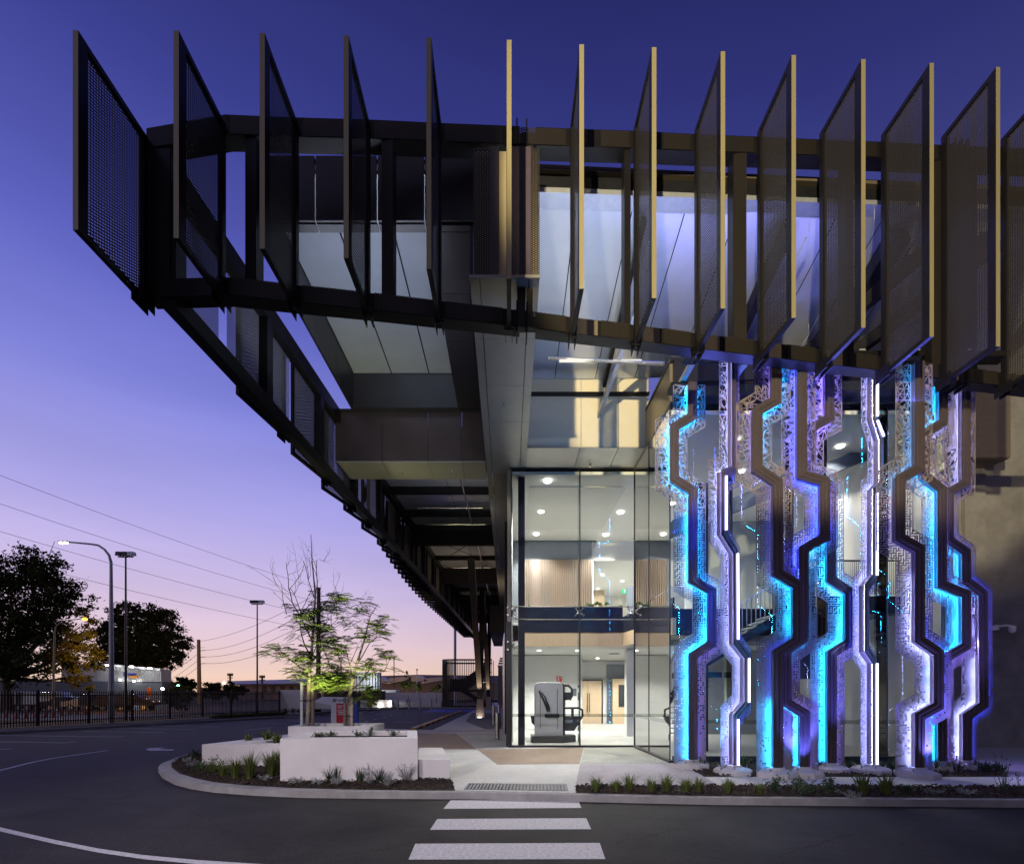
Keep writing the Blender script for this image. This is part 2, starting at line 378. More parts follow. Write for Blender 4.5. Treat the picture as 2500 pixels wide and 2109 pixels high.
tag(bed(sculbed, 2)[0], 'bed of dark mulch under the lit sculptures')
leftbed = [G(*p) for p in [C2(*q) for q in [(362,364),(300,369),(226,396),(184,430),(181,450),(231,489),(331,519),(451,544),(651,564),(951,582),(1301,591),(1701,597),(1990,598),(1960,525),(1750,520),(1740,240),(880,260)]]]
tag(bed(leftbed, 3)[0], 'curved bed of dark mulch round the white planter walls')
# zebra bars
for i, q in enumerate([[(72,365),(520,363),(533,392),(47,395)], [(25,431),(550,428),(567,467),(0,469)], [(-52,518),(597,515),(617,572),(-76,574)]]):
    o = sheet('zebra_stripe', [G(*C6(*p), RZ) for p in q], M['paint'], RZ+.004)
# car park lines
def line(a, b, w=.10, z=RZ+.004, m='paint', name='painted_line'):
    a = G(*a, RZ); b = G(*b, RZ); d = (b-a).normalized(); n = Vector((-d.y, d.x, 0))*w/2
    return sheet(name, [a-n, b-n, b+n, a+n], M[m], z)
for a, b in [((-30,1794.2),(275,1798)),((275,1799),(303,1796.5)),((-30,1809.6),(150,1812.5)),((147,1813.5),(184,1810)),((-30,1832),(29,1827)),
             ((200,1784),(376,1787.5)),((376,1788),(399,1786.5)),((272,1777),(457,1779.5)),((457,1780),(476,1778.5)),((276,1770),(525,1773.5)),((525,1774),(540,1773)),
             ((597.6,1783),(665,1775)),((900,1790-22),(930,1766)),((1010,1763),(960,1762)),((903,1739),(918,1735)),((918,1743),(940,1741)),((890,1762),(897,1760)),((912,1756),(920,1755)),
             ((935,1751),(943,1749)),((952,1746),(958,1745)),((972,1742),(978,1741)),((990,1738),(996,1737)),((640,1765),(700,1766)),((700,1759),(760,1760))]:
    line(a, b, .08 if a[1] < 1800 else .10)
lane = [(-40,1890),(80,1860),(132,1850),(262,1831.6)]
for a, b in zip(lane, lane[1:]): line(a, b, .11)
nl = [(-60,2012),(0,2023),(130,2053),(240,2075),(350,2091),(480,2103),(620,2112),(800,2121)]
q = []; 
lo = [G(x, y+6, RZ) for x, y in nl]; hi = [G(x, y-4, RZ) for x, y in nl]
sheet('painted_line', hi+list(reversed(lo)), M['paint'], RZ+.004)
C1 = lambda x, y: (x/2.94, 1250+y/2.94)
sheet('painted_arrow', [G(*C1(*p), RZ) for p in [(1040,1703),(1075,1692),(1190,1688),(1130,1697),(1255,1703),(1240,1710),(1080,1712)]], M['paint'], RZ+.004)
sheet('blue_bay_marking', [G(*p, RZ) for p in [(1030,1738),(1150,1738),(1160,1731),(1060,1730)]], mat('bay_blue', (.05,.06,.4), .7), RZ+.004)
rnd = random.Random(17)   # tarred cracks in the asphalt
for (x, y, n, dx, dy) in ((540,2085,16,14,-5.5),(760,2020,12,15,-3),(470,1985,9,9,4),(860,2085,14,16,-3),(1500,2060,12,17,-4),(1900,2090,13,16,-5),(2150,2000,9,15,3),(250,1960,8,12,-3)):
    L_ = []; R_ = []
    for k in range(n):
        px, py = x+dx*k+rnd.uniform(-4,4), y+dy*k+rnd.uniform(-5,5); w = rnd.uniform(.006,.016)
        p = G(px, py, RZ); L_.append(p+Vector((0,w,0))); R_.append(p-Vector((0,w,0)))
    mb = MB()
    for k in range(n-1): mb.add([(*L_[k][:2],RZ+.003),(*L_[k+1][:2],RZ+.003),(*R_[k+1][:2],RZ+.003),(*R_[k][:2],RZ+.003)], [(0,1,2,3)])
    tag(mb.build('asphalt_crack', M['soil']), kind='structure')
# yellow wheel stops
for k in range(9):
    t = k/8; t = t**.8
    c = G(1018+(1124-1018)*t, 1778+(1737-1778)*t, RZ)
    o = thing('wheel_stop', c, 'yellow and black rubber wheel stop beside the path, %s from the near end' % ['first','second','third','fourth','fifth','sixth','seventh','eighth','ninth'][k], 'wheel stop', 'wheel stops along the path')
    for j in range(5):
        b = MB(); b.box(c.x-.14, c.x+.14, c.y+j*.36-.9, c.y+j*.36-.9+.34, RZ, RZ+.11)
        b.build('segment', M['yellow'] if j % 2 == 0 else M['black'], o, bevel=.02)
# far kerb + road + verge beyond the fence
FA, FB = G(-40,1781), G(687,1740)
kl = MB(); 
ka = [G(-60,1795,RZ), G(330,1773,RZ), G(692,1752,RZ), G(735,1751,RZ)]
for a, b in zip(ka, ka[1:]): kl.beam(a+Vector((0,0,.06)), b+Vector((0,0,.06)), .18, .13)
kl.beam(G(735,1742), G(1000,1727), .3, .13); kl.beam(G(1000,1727,-.03), G(1180,1727,-.03), .3, .13)
tag(kl.build('far_kerb', M['kerb']), kind='structure')
sheet('verge', [(-80,26.5),(-26,25.5),(-19,42.5),(-18,60),(-30,70),(-90,64)], M['verge'], RZ+.012)
sheet('service_road', [(-80,30),(-28,33),(-24,41.5),(-90,41.5)], M['farroad'], RZ+.02)
sheet('yard', [(-100,44),(-24,44),(-20,60),(-25,90),(-110,90)], M['asphalt'], RZ+.024)

# ================================================================ WHITE PLANTERS
def ring(mb, outer, inn, z0, z1):
    n = len(outer); o0 = [(p[0],p[1],z0) for p in outer]; o1 = [(p[0],p[1],z1) for p in outer]
    i1 = [(p[0],p[1],z1) for p in inn]; i0 = [(p[0],p[1],z1-.22) for p in inn]
    mb.add(o0+o1+i1+i0, [f for i in range(n) for j in [(i+1) % n] for f in ((i, j, j+n, i+n), (i+n, j+n, j+2*n, i+2*n), (i+2*n, j+2*n, j+3*n, i+3*n))])
def planter(name, out, inn, z, label, soil=True):
    t = thing(name, (out[0][0], out[0][1], 0), label, 'planter')
    mb = MB(); ring(mb, out, inn, -.05, z); mb.build('planter_wall', M['render'], t)
    s = MB(); s.poly([(p[0], p[1], z-.10) for p in inn]); s.build('soil', M['soil'], t)
    return t
Z = .86
o_ = [G(*C2(873,270),Z), G(*C2(1750,265),Z), G(*C2(1746,216),Z), G(*C2(1087,219),Z)]
i_ = [G(*C2(1060,260),Z), G(*C2(1683,256),Z), G(*C2(1683,222),Z), G(*C2(1095,223),Z)]
for v, w in zip(o_, [0]*4): pass
planter('raised_planter', o_, i_, Z, 'large white rendered planter box nearest the crossing')
Z = .53
a, b = G(*C2(374,305),Z), G(*C2(1062,224),Z)
o_ = [a, Vector((o_[0].x-.01, a.y, Z)), Vector((o_[3].x-.01, o_[3].y, Z)), b]
o_[2] = Vector((-4.74, 12.0, Z)); 
i_ = [a+Vector((1.0,.28,0)), Vector((-5.15, a.y+.28, Z)), Vector((-5.1, 12.6, Z)), b+Vector((.45,-1.5,0))]
planter('low_wedge_planter', o_, i_, Z, 'low white wedge shaped planter left of the large planter box')
Z = .80
o_ = [(-6.35,14.2),(-3.95,14.2),(-3.95,15.7),(-6.35,15.7)]; i_ = [(-6.1,14.35),(-4.35,14.35),(-4.55,15.5),(-6.1,15.5)]
planter('tree_planter', o_, i_, Z, 'white planter box with two young trees behind the large box')
st = thing('bench_block', (-1.6,10.2,0), 'low white rendered seat block beside the large planter box', 'bench')
bl = MB(); zt = .41
q = [G(*C2(1752,400),zt), G(*C2(1955,400),zt), G(*C2(1910,325),zt), G(*C2(1757,325),zt)]
bl.prism([Vector((p.x, p.y, -.05)) for p in q], zt+.05); bl.build('seat_block', M['render'], st, bevel=.012)

# drain grate
gr = thing('drain_grate', G(*C6(300,320)), 'black slotted drain grate set in the pale crossing apron', 'grate')
fr = MB(); c = [G(*C6(*p)) for p in [(118,327),(487,333),(480,309),(134,306)]]
fr.prism([Vector((p.x,p.y,-.02)) for p in c], .026); fr.build('recess', M['black'], gr)
for k in range(30):
    t = (k+.5)/30
    a = c[0].lerp(c[1], t); b = c[3].lerp(c[2], t)
    q = MB(); q.beam(Vector((a.x,a.y,.012)), Vector((b.x,b.y,.012)), .034, .012); q.build('bar', M['kerb'], gr)
# ================================================================ CANOPY
can = thing('canopy', (-1, 9, 0), 'wide dark steel canopy wrapped in upright expanded mesh fins above the entrance', 'canopy')
fx = [184,430,640,845,1047,1243,1420,1597,1765,1938,2108,2275,2437,2597]
ft = [1614,1613,1607,1601,1596,1590,1579,1572,1562,1553,1543,1534,1524,1514]
fb = [1127,1107,1081,1058,1032,1008,983,960,935,912,888,866,842,820]
ZB = 8.4; FD = 1.2; TH = .078
def fin(X, Yf, zt, D, ang=0.0, front=True, ml='meshY', zb=ZB):
    """upright frame; ang turns it about its inner edge (0 = straight out towards the viewer)"""
    piv = Vector((X, Yf+D, zb))
    f = bpy.data.objects.new('fin', None); col.objects.link(f); f.parent = can; f.location = piv-wl(can)
    return f, piv
def fin_parts(zt, D, w=.16):
    h = zt-ZB
    a = MB(); t = TH/2
    a.box(-t, t, -D+.006, -D+w, .0, h); a.box(-t, t, -.11, 0, 0, h)
    a.box(-t+.002, t-.002, -D+w, -.11, 0, .09); a.box(-t+.002, t-.002, -D+w, -.11, h-.09, h)
    e = MB(); e.box(-t+.001, t-.001, -D, -D+.005, .0, h)
    p = MB(); p.poly([(0, -D+w, .09), (0, -.11, .09), (0, -.11, h-.09), (0, -D+w, h-.09)])
    c = MB()   # cleat plates under the frame, bolted through the chord
    for s in (-1, 1):
        c.box(s*.058-.006, s*.058+.006, -.26, .12, -.09, .16)
    for z in (-.03, .09):
        c.tube([(-.085, -.10+z, z*.8), (.085, -.10+z, z*.8)], .018, 6)
    return a, e, p, c
def sub(mb, name, m, parent, fix=True):
    me = bpy.data.meshes.new(name); me.from_pydata(mb.v, [], mb.f); me.update(); me.materials.append(m)
    if fix:
        bm = bmesh.new(); bm.from_mesh(me); bmesh.ops.recalc_face_normals(bm, faces=bm.faces); bm.to_mesh(me); bm.free()
    o = bpy.data.objects.new(name, me); col.objects.link(o); o.parent = parent; return o
anch = []
for i in range(14):
    Yf = (ZB-CH)*F/fb[i]; X = (fx[i]-VX)*Yf/F; zt = CH+ft[i]*Yf/F; D = 1.38 if i == 0 else FD
    f, piv = fin(X, Yf, zt, D)
    a, e, p, c = fin_parts(zt, D)
    for mb, nm, m in ((a,'fin_frame',M['steel']),(e,'front_edge',M['finedge']),(p,'mesh_panel',M['meshY']),(c,'cleat',M['steel'])):
        sub(mb, nm, m, f)
    anch.append((X, Yf+D, zt))
anch[0] = (anch[0][0], anch[0][1], anch[0][2])
def yb(X):
    for (a, b) in zip(anch, anch[1:]):
        if X <= b[0] or b is anch[-1]:
            t = (X-a[0])/(b[0]-a[0]); return a[1]+t*(b[1]-a[1])
def ztop(X): return 12.26+X*(.127 if X < 0 else .146)
XL, XR, XG0, XG1 = -6.2, 14.5, .25, .50       # chord ends and the gap at the double post
def chord(x0, x1, zf, h, d, name, m, dy=0.02, n=14):
    mb = MB(); k = n
    for j in range(k):
        xa = x0+(x1-x0)*j/k; xb = x0+(x1-x0)*(j+1)/k; ya, yc = yb(xa)+dy, yb(xb)+dy
        a = [(xa, ya, zf(xa)), (xa, ya+d, zf(xa)), (xa, ya+d, zf(xa)+h), (xa, ya, zf(xa)+h)]
        b = [(xb, yc, zf(xb)), (xb, yc+d, zf(xb)), (xb, yc+d, zf(xb)+h), (xb, yc, zf(xb)+h)]
        mb.hexa(a, b)
    return mb.build(name, m, can)
LZ = lambda x: 8.56
chord(XL, .22, LZ, .30, .27, 'bottom_chord', M['steel']); chord(.52, XR, LZ, .30, .27, 'bottom_chord', M['steel'])
chord(XL, .22, lambda x: ztop(x)-.36, .34, .27, 'top_chord', M['steel']); chord(.52, XR, lambda x: ztop(x)-.36, .34, .27, 'top_chord', M['steel'])
# expanded mesh facing on the chords
def cface(x0, x1, zf, h):
    mb = MB(); ya, yc = yb(x0)+.0, yb(x1)+.0
    mb.poly([(x0, ya, zf(x0)), (x1, yc, zf(x1)), (x1, yc, zf(x1)+h), (x0, ya, zf(x0)+h)]); return mb.build('chord_mesh', M['meshX'], can)
for i in range(1, 13):
    xa, xb = anch[i][0]+.1, anch[i+1][0]-.12
    w = (xb-xa)*(.55 if i > 5 else 1)
    cface(xb-w, xb, LZ, .30); cface(xb-w, xb, lambda x: ztop(x)-.36, .30)
    if i > 5:
        mb = MB(); mb.poly([(xa, yb(xa)+.012, 8.565), (xa+.4, yb(xa+.4)+.012, 8.565), (xa+.4, yb(xa+.4)+.012, 8.855), (xa, yb(xa)+.012, 8.855)])
        mb.build('chord_plate', M['bronze'], can)
def vpost(px, w, y=None, d=.26, mesh=False, dy=.04):
    X = (px-VX)*9/F
    for _ in range(4): X = (px-VX)*(yb(X)+dy)/F
    mb = MB(); yy = yb(X)+dy; mb.box(X-w/2, X+w/2, yy, yy+d, 8.84, ztop(X)-.36)
    o = mb.build('vertical', M['steel'], can)
    if mesh:
        q = MB(); q.poly([(X-w/2, yy-.02, 8.86), (X+w/2, yy-.02, 8.86), (X+w/2, yy-.02, ztop(X)-.36), (X-w/2, yy-.02, ztop(X)-.36)])
        q.build('mesh_panel', M['meshX'], can)
for px, w, ms in ((392,.32,0),(362,.10,0),(612,.19,0),(946,.2,1),(1273,.15,1),(1294,.10,1),(1532,.12,0),(1806,.26,1),(2075,.16,0),(2290,.3,1),(2345,.2,1),(2380,.12,0)):
    vpost(px, w, mesh=ms)
for px in (1262, 1286, 2300, 2318, 2335, 2353):           # splice plates at the double posts
    X = (px-VX)*9.1/F if px < 1500 else (px-VX)*10.75/F
    mb = MB(); yy = yb(X)-.02; mb.box(X-.012, X+.012, yy-.04, yy+.3, 8.42, 8.98); mb.build('splice_plate', M['steel'], can)
    mb = MB(); mb.box(X-.012, X+.012, yy-.04, yy+.3, ztop(X)-.5, ztop(X)+.04); mb.build('splice_plate', M['steel'], can)
for X in (.37,):
    mb = MB(); mb.box(.2,.54,yb(X)+.05,yb(X)+.2,8.6,8.8); mb.box(.2,.54,yb(X)+.05,yb(X)+.2,ztop(X)-.3,ztop(X)-.1); mb.build('splice_block', M['steel'], can)
# ---- right hand roof: edge beam, sloping metal ceiling, rafters
def ey(X): return yb(X)+.55
def ez(X): return 11.98+X*.13
for z0, z1, d0, d1, m in ((.0,.09,-.06,.24,'bronze'),(-.36,-.0,.05,.12,'black'),(-.46,-.36,-.06,.28,'galv')):
    mb = MB(); x0, x1 = .55, 14.5
    a = [(x0, ey(x0)+d0, ez(x0)+z0), (x0, ey(x0)+d1, ez(x0)+z0), (x0, ey(x0)+d1, ez(x0)+z1), (x0, ey(x0)+d0, ez(x0)+z1)]
    b = [(x1, ey(x1)+d0, ez(x1)+z0), (x1, ey(x1)+d1, ez(x1)+z0), (x1, ey(x1)+d1, ez(x1)+z1), (x1, ey(x1)+d0, ez(x1)+z1)]
    mb.hexa(a, b); mb.build('edge_beam', M[m], can)
xs = [.62,1.4,2.6,3.78,4.98,6.2,7.4,8.6,9.8,11.0,12.2,13.4,14.6]
def cz(X, Y):   # ceiling height
    Y0 = ey(X)+.2; Z0 = ez(X)-.44; Z1 = 11.12+max(0, X-4)*.06
    return Z0+(Z1-Z0)*(Y-Y0)/(14.68-Y0)
for a, b in zip(xs, xs[1:]):
    mb = MB(); n = 5; rows = []
    for j in range(n+1):
        r = []
        for k in range(4):
            x = a+.012+(b-a-.024)*k/3; y = ey(x)+.2+(14.66-ey(x)-.2)*j/n
            r.append(Vector((x, y, cz(x, y)+.012*math.sin(x*2.1+y*1.7)+.01*math.sin(y*2.9+x))))
        rows.append(r)
    vs = [v for r in rows for v in r]; mb.add(vs, [(j*4+k, j*4+k+1, j*4+4+k+1, j*4+4+k) for j in range(n) for k in range(3)])
    mb.build('ceiling_sheet', M['ceil'], can, smooth=True)
mb = MB()
for a, b in zip(xs, xs[1:]): mb.add([(a, ey(a)+.24, cz(a, ey(a)+.2)+.12),(b, ey(b)+.24, cz(b, ey(b)+.2)+.12),(b,14.69,cz(b,14.69)+.14),(a,14.69,cz(a,14.69)+.14)], [(0,1,2,3)])
mb.build('roof_deck', M['darkpanel'], can)
for X, w, h in ((2.88,.09,.16),(6.25,.20,.34),(9.1,.42,.40),(11.6,.3,.35)):
    mb = MB(); mb.beam((X, ey(X)+.3, cz(X, ey(X)+.3)-.06-h/2), (X, 15.1, cz(X,15.1)-.06-h/2), w, h); mb.build('rafter', M['steel'], can)
for X in (3.05, 6.75, 8.2):
    mb = MB(); mb.tube([(X, ey(X)+.4, cz(X, ey(X)+.4)-.3), (X, 15.0, cz(X,15)-.3)], .025, 6)
    for k in range(4):
        y = 11+k*1.2; mb.tube([(X, y, cz(X,y)-.3), (X, y, cz(X,y))], .008, 4)
    mb.build('conduit', M['galv'], can)
# knee bracing seen in the right bays
for (a, b) in (((9.6,11.2,11.9),(6.3,14.4,9.6)), ((11.5,11.5,12.3),(7.4,14.8,9.7))):
    mb = MB(); mb.beam(a, b, .2, .3); mb.build('diagonal_brace', M['steel'], can)
# tube batten below the ceiling, in front of the cream wall
tb = MB(); tb.tube([(1.05,12.9,10.55),(4.1,12.9,10.4)], .045, 8); tb.build('batten_tube', M['chrome'], can)
for a, b in ((1.35,2.25),(2.75,3.5)):
    q = MB(); q.box(a, b, 12.86, 12.94, 10.46, 10.49); q.build('batten_light', emit('batten_glow', (1,.95,.85), 1.0), can)
q = MB(); q.beam((3.05,11.6,10.9),(2.7,14.9,10.0),.10,.16); q.build('cable_tray', M['galv'], can)

# ---- left well: bulkheads, white ceiling, dark soffits
def part(name, m, fn, par=can, **k):
    b = MB(); fn(b); return b.build(name, m, par, **k)
for xa, xb in ((-4.95,-3.74),(-3.72,-2.54),(-2.52,-1.62)):
    part('bulkhead_panel', M['darkpanel'], lambda b: b.box(xa+.006, xb-.006, 9.50, 9.56, 10.9, 12.15))
    part('ceiling_sheet', M['ceil'], lambda b: b.add([(xa+.008,9.7,12.0),(xb-.008,9.7,12.0),(xb-.008,15.75,12.0),(xa+.008,15.75,12.0)], [(0,1,2,3)]))
    part('soffit_edge', M['darkpanel'], lambda b: b.box(xa+.006, xb-.006, 9.56, 9.73, 10.88, 10.92))
part('bulkhead_panel', M['darkpanel'], lambda b: b.box(-1.6, -.64, 9.50, 9.56, 10.9, 12.15))
part('roof_deck', M['darkpanel'], lambda b: b.box(-5.1, -.6, 9.56, 16.2, 12.05, 12.14))
for ya, yc in ((9.7,11.2),(11.2,12.7),(12.7,14.2),(14.2,15.76)):
    part('well_side_panel', M['darkpanel'], lambda b: b.box(-5.02, -4.96, ya+.005, yc-.005, 10.85, 12.03))
    part('well_side_panel', M['darkpanel'], lambda b: b.box(-1.6, -1.55, ya+.005, yc-.005, 10.95, 12.03))
    part('dark_soffit_panel', M['darkpanel'], lambda b: b.box(-1.6, -.66, ya+.005, yc-.005, 10.86, 10.92))
part('dark_soffit_panel', M['darkpanel'], lambda b: b.box(-1.6, -.66, 9.56, 9.69, 10.86, 10.92))
part('well_back_panel', M['darkpanel'], lambda b: b.box(-5.0, -1.56, 15.77, 15.85, 10.9, 12.03))
for xa, xb in ((-5.62,-4.1),(-4.1,-2.6),(-2.6,-1.5),(-1.5,-.74)):
    part('beam_face_panel', M['brownpanel'], lambda b: b.box(xa+.006, xb-.006, 16.0, 16.06, 9.3, 10.92))
    part('beam_face_panel', M['brownpanel'], lambda b: b.box(xa+.006, xb-.006, 17.25, 17.3, 9.3, 10.92))
    part('beam_soffit_panel', M['soffit'], lambda b: b.box(xa+.006, xb-.006, 16.0, 17.28, 9.26, 9.3))
part('dark_soffit_panel', M['darkpanel'], lambda b: b.box(-5.62, -.74, 15.85, 16.0, 10.88, 10.92))
part('side_face_panel', M['darkpanel'], lambda b: b.box(-.74, -.68, 9.56, 16.0, 9.34, 10.9))
# sprinkler heads
for x, y, z in ((-3.56,16.6,9.26),(-1.9,16.6,9.26),(-.1,12.6,9.26),(2.6,15.6,9.02)):
    part('sprinkler', M['chrome'], lambda b: b.lathe((x,y,z-.05), [(.012,-.05),(.04,-.045),(.012,-.03),(.012,.0),(.045,.04),(.045,.05)], 8))
# ---- side truss running away from the corner
S0, S1 = Vector((-5.95, 8.45, 0)), Vector((-4.10, 60.5, 0))
def SX(Y): return S0.x+(S1.x-S0.x)*(Y-S0.y)/(S1.y-S0.y)
for z0, z1, nm in ((8.4,8.72,'side_bottom_chord'),(10.55,10.95,'side_top_chord')):
    part(nm, M['steel'], lambda b: b.hexa([(SX(8.45),8.45,z0),(SX(8.45)+.24,8.45,z0),(SX(8.45)+.24,8.45,z1),(SX(8.45),8.45,z1)],
                                           [(SX(60.5),60.5,z0),(SX(60.5)+.24,60.5,z0),(SX(60.5)+.24,60.5,z1),(SX(60.5),60.5,z1)]))
Y = 8.6; k = 0
while Y < 60:
    x = SX(Y); part('side_vertical', M['steel'], lambda b: b.box(x+.01, x+.23, Y-.14, Y+.14, 8.72, 10.55))
    Yn = Y+3
    for f0, f1 in ((.14, 1.35), (1.62, 2.86)):
        ya, yc = Y+f0, min(Y+f1, 60)
        if k < 9 and not (k > 2 and f0 < 1):
            part('side_mesh_panel', M['meshXY'], lambda b: b.poly([(SX(ya)+.04, ya, 8.73), (SX(yc)+.04, yc, 8.73), (SX(yc)+.04, yc, 10.54), (SX(ya)+.04, ya, 10.54)]), fix=False)
        else:
            part('side_mesh_panel', M['meshXY'], lambda b: b.poly([(SX(ya)+.04, ya, 8.73), (SX(ya)+.04, ya+.35, 8.73), (SX(ya)+.04, ya+.35, 10.54), (SX(ya)+.04, ya, 10.54)]), fix=False)
    Y = Yn; k += 1
# side fins, turning gradually until they stand square to the facade
def side_fin(D):
    pa, pe, pp, pc = fin_parts(11.15, D, w=.1)
    f = bpy.data.objects.new('side_fin', None); col.objects.link(f); f.parent = can
    for mb, nm, m in ((pa,'fin_frame',M['steel']),(pp,'mesh_panel',M['meshY']),(pc,'cleat',M['steel'])): sub(mb, nm, m, f)
    return f
def put(s, Y, ang): s.location = Vector((SX(Y)-.01, Y, ZB))-wl(can); s.rotation_euler = (0, 0, -R(ang))
first = None
for yt_, ang in ((10.9, 6),(13.65, 9),(16.0, 13),(17.85, 12),(19.9, 13),(22.0, 13)):
    s = side_fin(1.9) if first is None else copy_tree(first, can); first = first or s
    put(s, yt_+1.9*math.cos(R(ang)), ang)
first = None; Y = 24.2
while Y < 60.5:
    s = side_fin(1.3) if first is None else copy_tree(first, can); first = first or s
    put(s, Y, min(90, 22+(Y-24.2)*5.2)); Y += 1.05
# ---- roof bays beyond the beam: sheets, purlins, portals, conduits
Yp = [17.3,21.9,24.7,26.8,29.6,32.9,36.2,39.6,43,46.5,50,53.5,57,60]
for a, b in zip(Yp, Yp[1:]):
    for fa, fb_ in ((0,.5),(.5,1)):
        part('ceiling_sheet', M['ceil'], lambda q: q.add([(SX(a)+.25+( -.3-SX(a))*fa, a+.02, 10.9), (SX(a)+.25+(-.3-SX(a))*fb_-.02, a+.02, 10.9), (SX(b)+.25+(-.3-SX(b))*fb_-.02, b-.02, 10.9), (SX(b)+.25+(-.3-SX(b))*fa, b-.02, 10.9)], [(0,1,2,3)]))
part('roof_deck', M['darkpanel'], lambda b: b.box(-5.6, 0, 17.3, 60, 11.0, 11.1))
for i, y in enumerate(Yp[1:]):
    big = i in (2, 5, 8, 11)
    part('portal_beam' if big else 'purlin', M['steel'], lambda b: b.box(SX(y)+.2, -.35, y-.1, y+.1, 9.75 if big else 10.6, 10.88))
part('conduit', M['chrome'], lambda b: b.tube([(-2.0,17.4,10.55),(-1.75,30,10.3),(-1.6,58,10.3)], .03, 6))
for y in (19.4, 23.3, 25.6, 28.6, 31.4, 34.6, 38):
    part('batten_light', M['chrome'], lambda b: b.tube([(-4.4+ (y-19)*.03,y,10.5),(-1.2,y,10.5)], .025, 6))
for a, b in (((-4.6,27.2,10.4),(-1.4,32.5,10.4)), ((-1.4,27.2,10.4),(-4.5,32.5,10.4)), ((-4.4,33.4,10.4),(-1.4,39.2,10.4)), ((-1.4,33.4,10.4),(-4.4,39.2,10.4))):
    part('brace_rod', M['steel'], lambda q: q.tube([a, b], .02, 5))
# V columns on tapered concrete plinths
for y in (34.8, 50.0):
    part('concrete_plinth', mat('tan_concrete', (.42,.31,.24), .8, var=.08), lambda b: b.hexa([(-2.25,y-.3,0),(-1.65,y-.3,0),(-1.65,y+.4,0),(-2.25,y+.4,0)], [(-2.17,y-.22,1.28),(-1.75,y-.22,1.28),(-1.75,y+.3,1.28),(-2.17,y+.3,1.28)]))
    for s, x2 in ((-1,-2.25),(1,-2.05)):
        part('column_arm', M['brownpanel'] if s < 0 else M['steel'], lambda b: b.hexa([(-2.12,y-.16,1.3),(-1.8,y-.16,1.3),(-1.8,y+.16,1.3),(-2.12,y+.16,1.3)],
             [(x2-.22,y+s*4.8-.2,9.9),(x2+.22,y+s*4.8-.2,9.9),(x2+.22,y+s*4.8+.2,9.9),(x2-.22,y+s*4.8+.2,9.9)]))

# ================================================================ BUILDING
bld = thing('training_centre', (4, 20, 0), 'glass and bronze clad building with a two storey lit lobby', 'building')
bp_ = lambda name, m, fn, par=bld, **k: part(name, m, fn, par, **k)
# long soffit strip from the canopy edge back along the west side
ys = [8.95,10.4,11.9,13.4,14.95,16.5,18.5,20.5,23,25.5,28.5,31.5,35,39,42.8]
for a, b in zip(ys, ys[1:]):
    zf_ = lambda y: max(9.07, 9.30-(y-8.9)*.0324)
    for xa, xb in ((-.70,-.52),(-.51,.38 if b < 16.6 else .04),(.39,.58)):
        if b > 16.6 and xa > .3: continue
        bp_('soffit_panel', M['soffit'], lambda q: q.hexa([(xa+.004,a+.005,zf_(a)),(xb-.004,a+.005,zf_(a)),(xb-.004,a+.005,zf_(a)+.04),(xa+.004,a+.005,zf_(a)+.04)],[(xa+.004,b-.005,zf_(b)),(xb-.004,b-.005,zf_(b)),(xb-.004,b-.005,zf_(b)+.04),(xa+.004,b-.005,zf_(b)+.04)]))
bp_('soffit_core', M['darkpanel'], lambda q: q.box(-.67, .57, 8.97, 14.6, 9.345, 9.40))
bp_('soffit_fascia', M['soffit'], lambda q: q.box(-.70, .58, 8.90, 8.94, 9.29, 9.345))
# cream end wall above the strip, veiled by mesh
bp_('cream_end_wall', M['cream_lit'], lambda q: q.box(-.62, .56, 9.06, 9.12, 9.41, 11.75))
bp_('mesh_screen', M['meshX'], lambda q: q.poly([(-.64,9.0,9.38),(-.33,9.0,9.38),(-.33,9.0,11.75),(-.64,9.0,11.75)]))
bp_('mesh_screen', M['meshX'], lambda q: q.poly([(.42,9.0,9.38),(.58,9.0,9.38),(.58,9.0,11.75),(.42,9.0,11.75)]))
bp_('dark_mullion', mat('plum_paint', (.05,.035,.055), .5), lambda q: (q.box(-.33, -.18, 8.98, 9.04, 9.38, 11.75), q.box(-.03, .42, 8.98, 9.04, 9.38, 11.75)))
# cream wall over the lobby
for xa, xb in ((.6,2.18),(2.19,3.3),(3.31,4.2)):
    bp_('cream_wall_panel', M['cream'], lambda q: q.box(xa+.004, xb, 14.70, 14.77, 9.11, 11.35))
for xa, xb in ((.58,2.15),(2.16,3.3),(3.31,4.18)):
    bp_('soffit_panel', M['soffit'], lambda q: q.box(xa+.004, xb-.004, 14.68, 15.99, 9.07, 9.105))
bp_('roof_slab', M['black'], lambda q: q.box(-.6, 4.2, 14.8, 17, 9.36, 9.5))
bp_('shadow_strip', M['steel'], lambda q: q.box(.6, 4.2, 14.56, 14.69, 10.62, 10.68))  # dark strip standing in for a thin shadow across the wall
# dark bronze parapet over the projecting lobby
for ya, yc in ((12.52,13.3),(13.3,14.0),(14.0,14.7)):
    bp_('parapet_panel', M['bronze'], lambda q: q.box(4.12, 4.2, ya+.004, yc-.004, 9.08, 10.15+(15.15-ya)*.0))
bp_('parapet_panel', M['black'], lambda q: q.box(4.2, 11.2, 12.42, 12.5, 9.1, 10.2))
bp_('parapet_cap', M['black'], lambda q: q.box(4.1, 11.3, 12.40, 14.65, 10.16, 10.24))
bp_('lobby_roof', M['black'], lambda q: q.box(.12, 11.2, 16.0, 40, 9.3, 9.5))
bp_('lobby_roof', M['black'], lambda q: q.box(4.25, 11.2, 12.5, 16.0, 9.12, 9.5))
for xa, xb in ((10.9,13.4),(13.4,15.5)):
    bp_('bronze_box_panel', M['bronze'], lambda q: q.box(xa+.005, xb-.005, 15.15, 15.2, 9.02, 11.4))
    bp_('bronze_box_soffit', M['bronze'], lambda q: q.box(xa+.005, xb-.005, 15.2, 16.0, 9.0, 9.03))
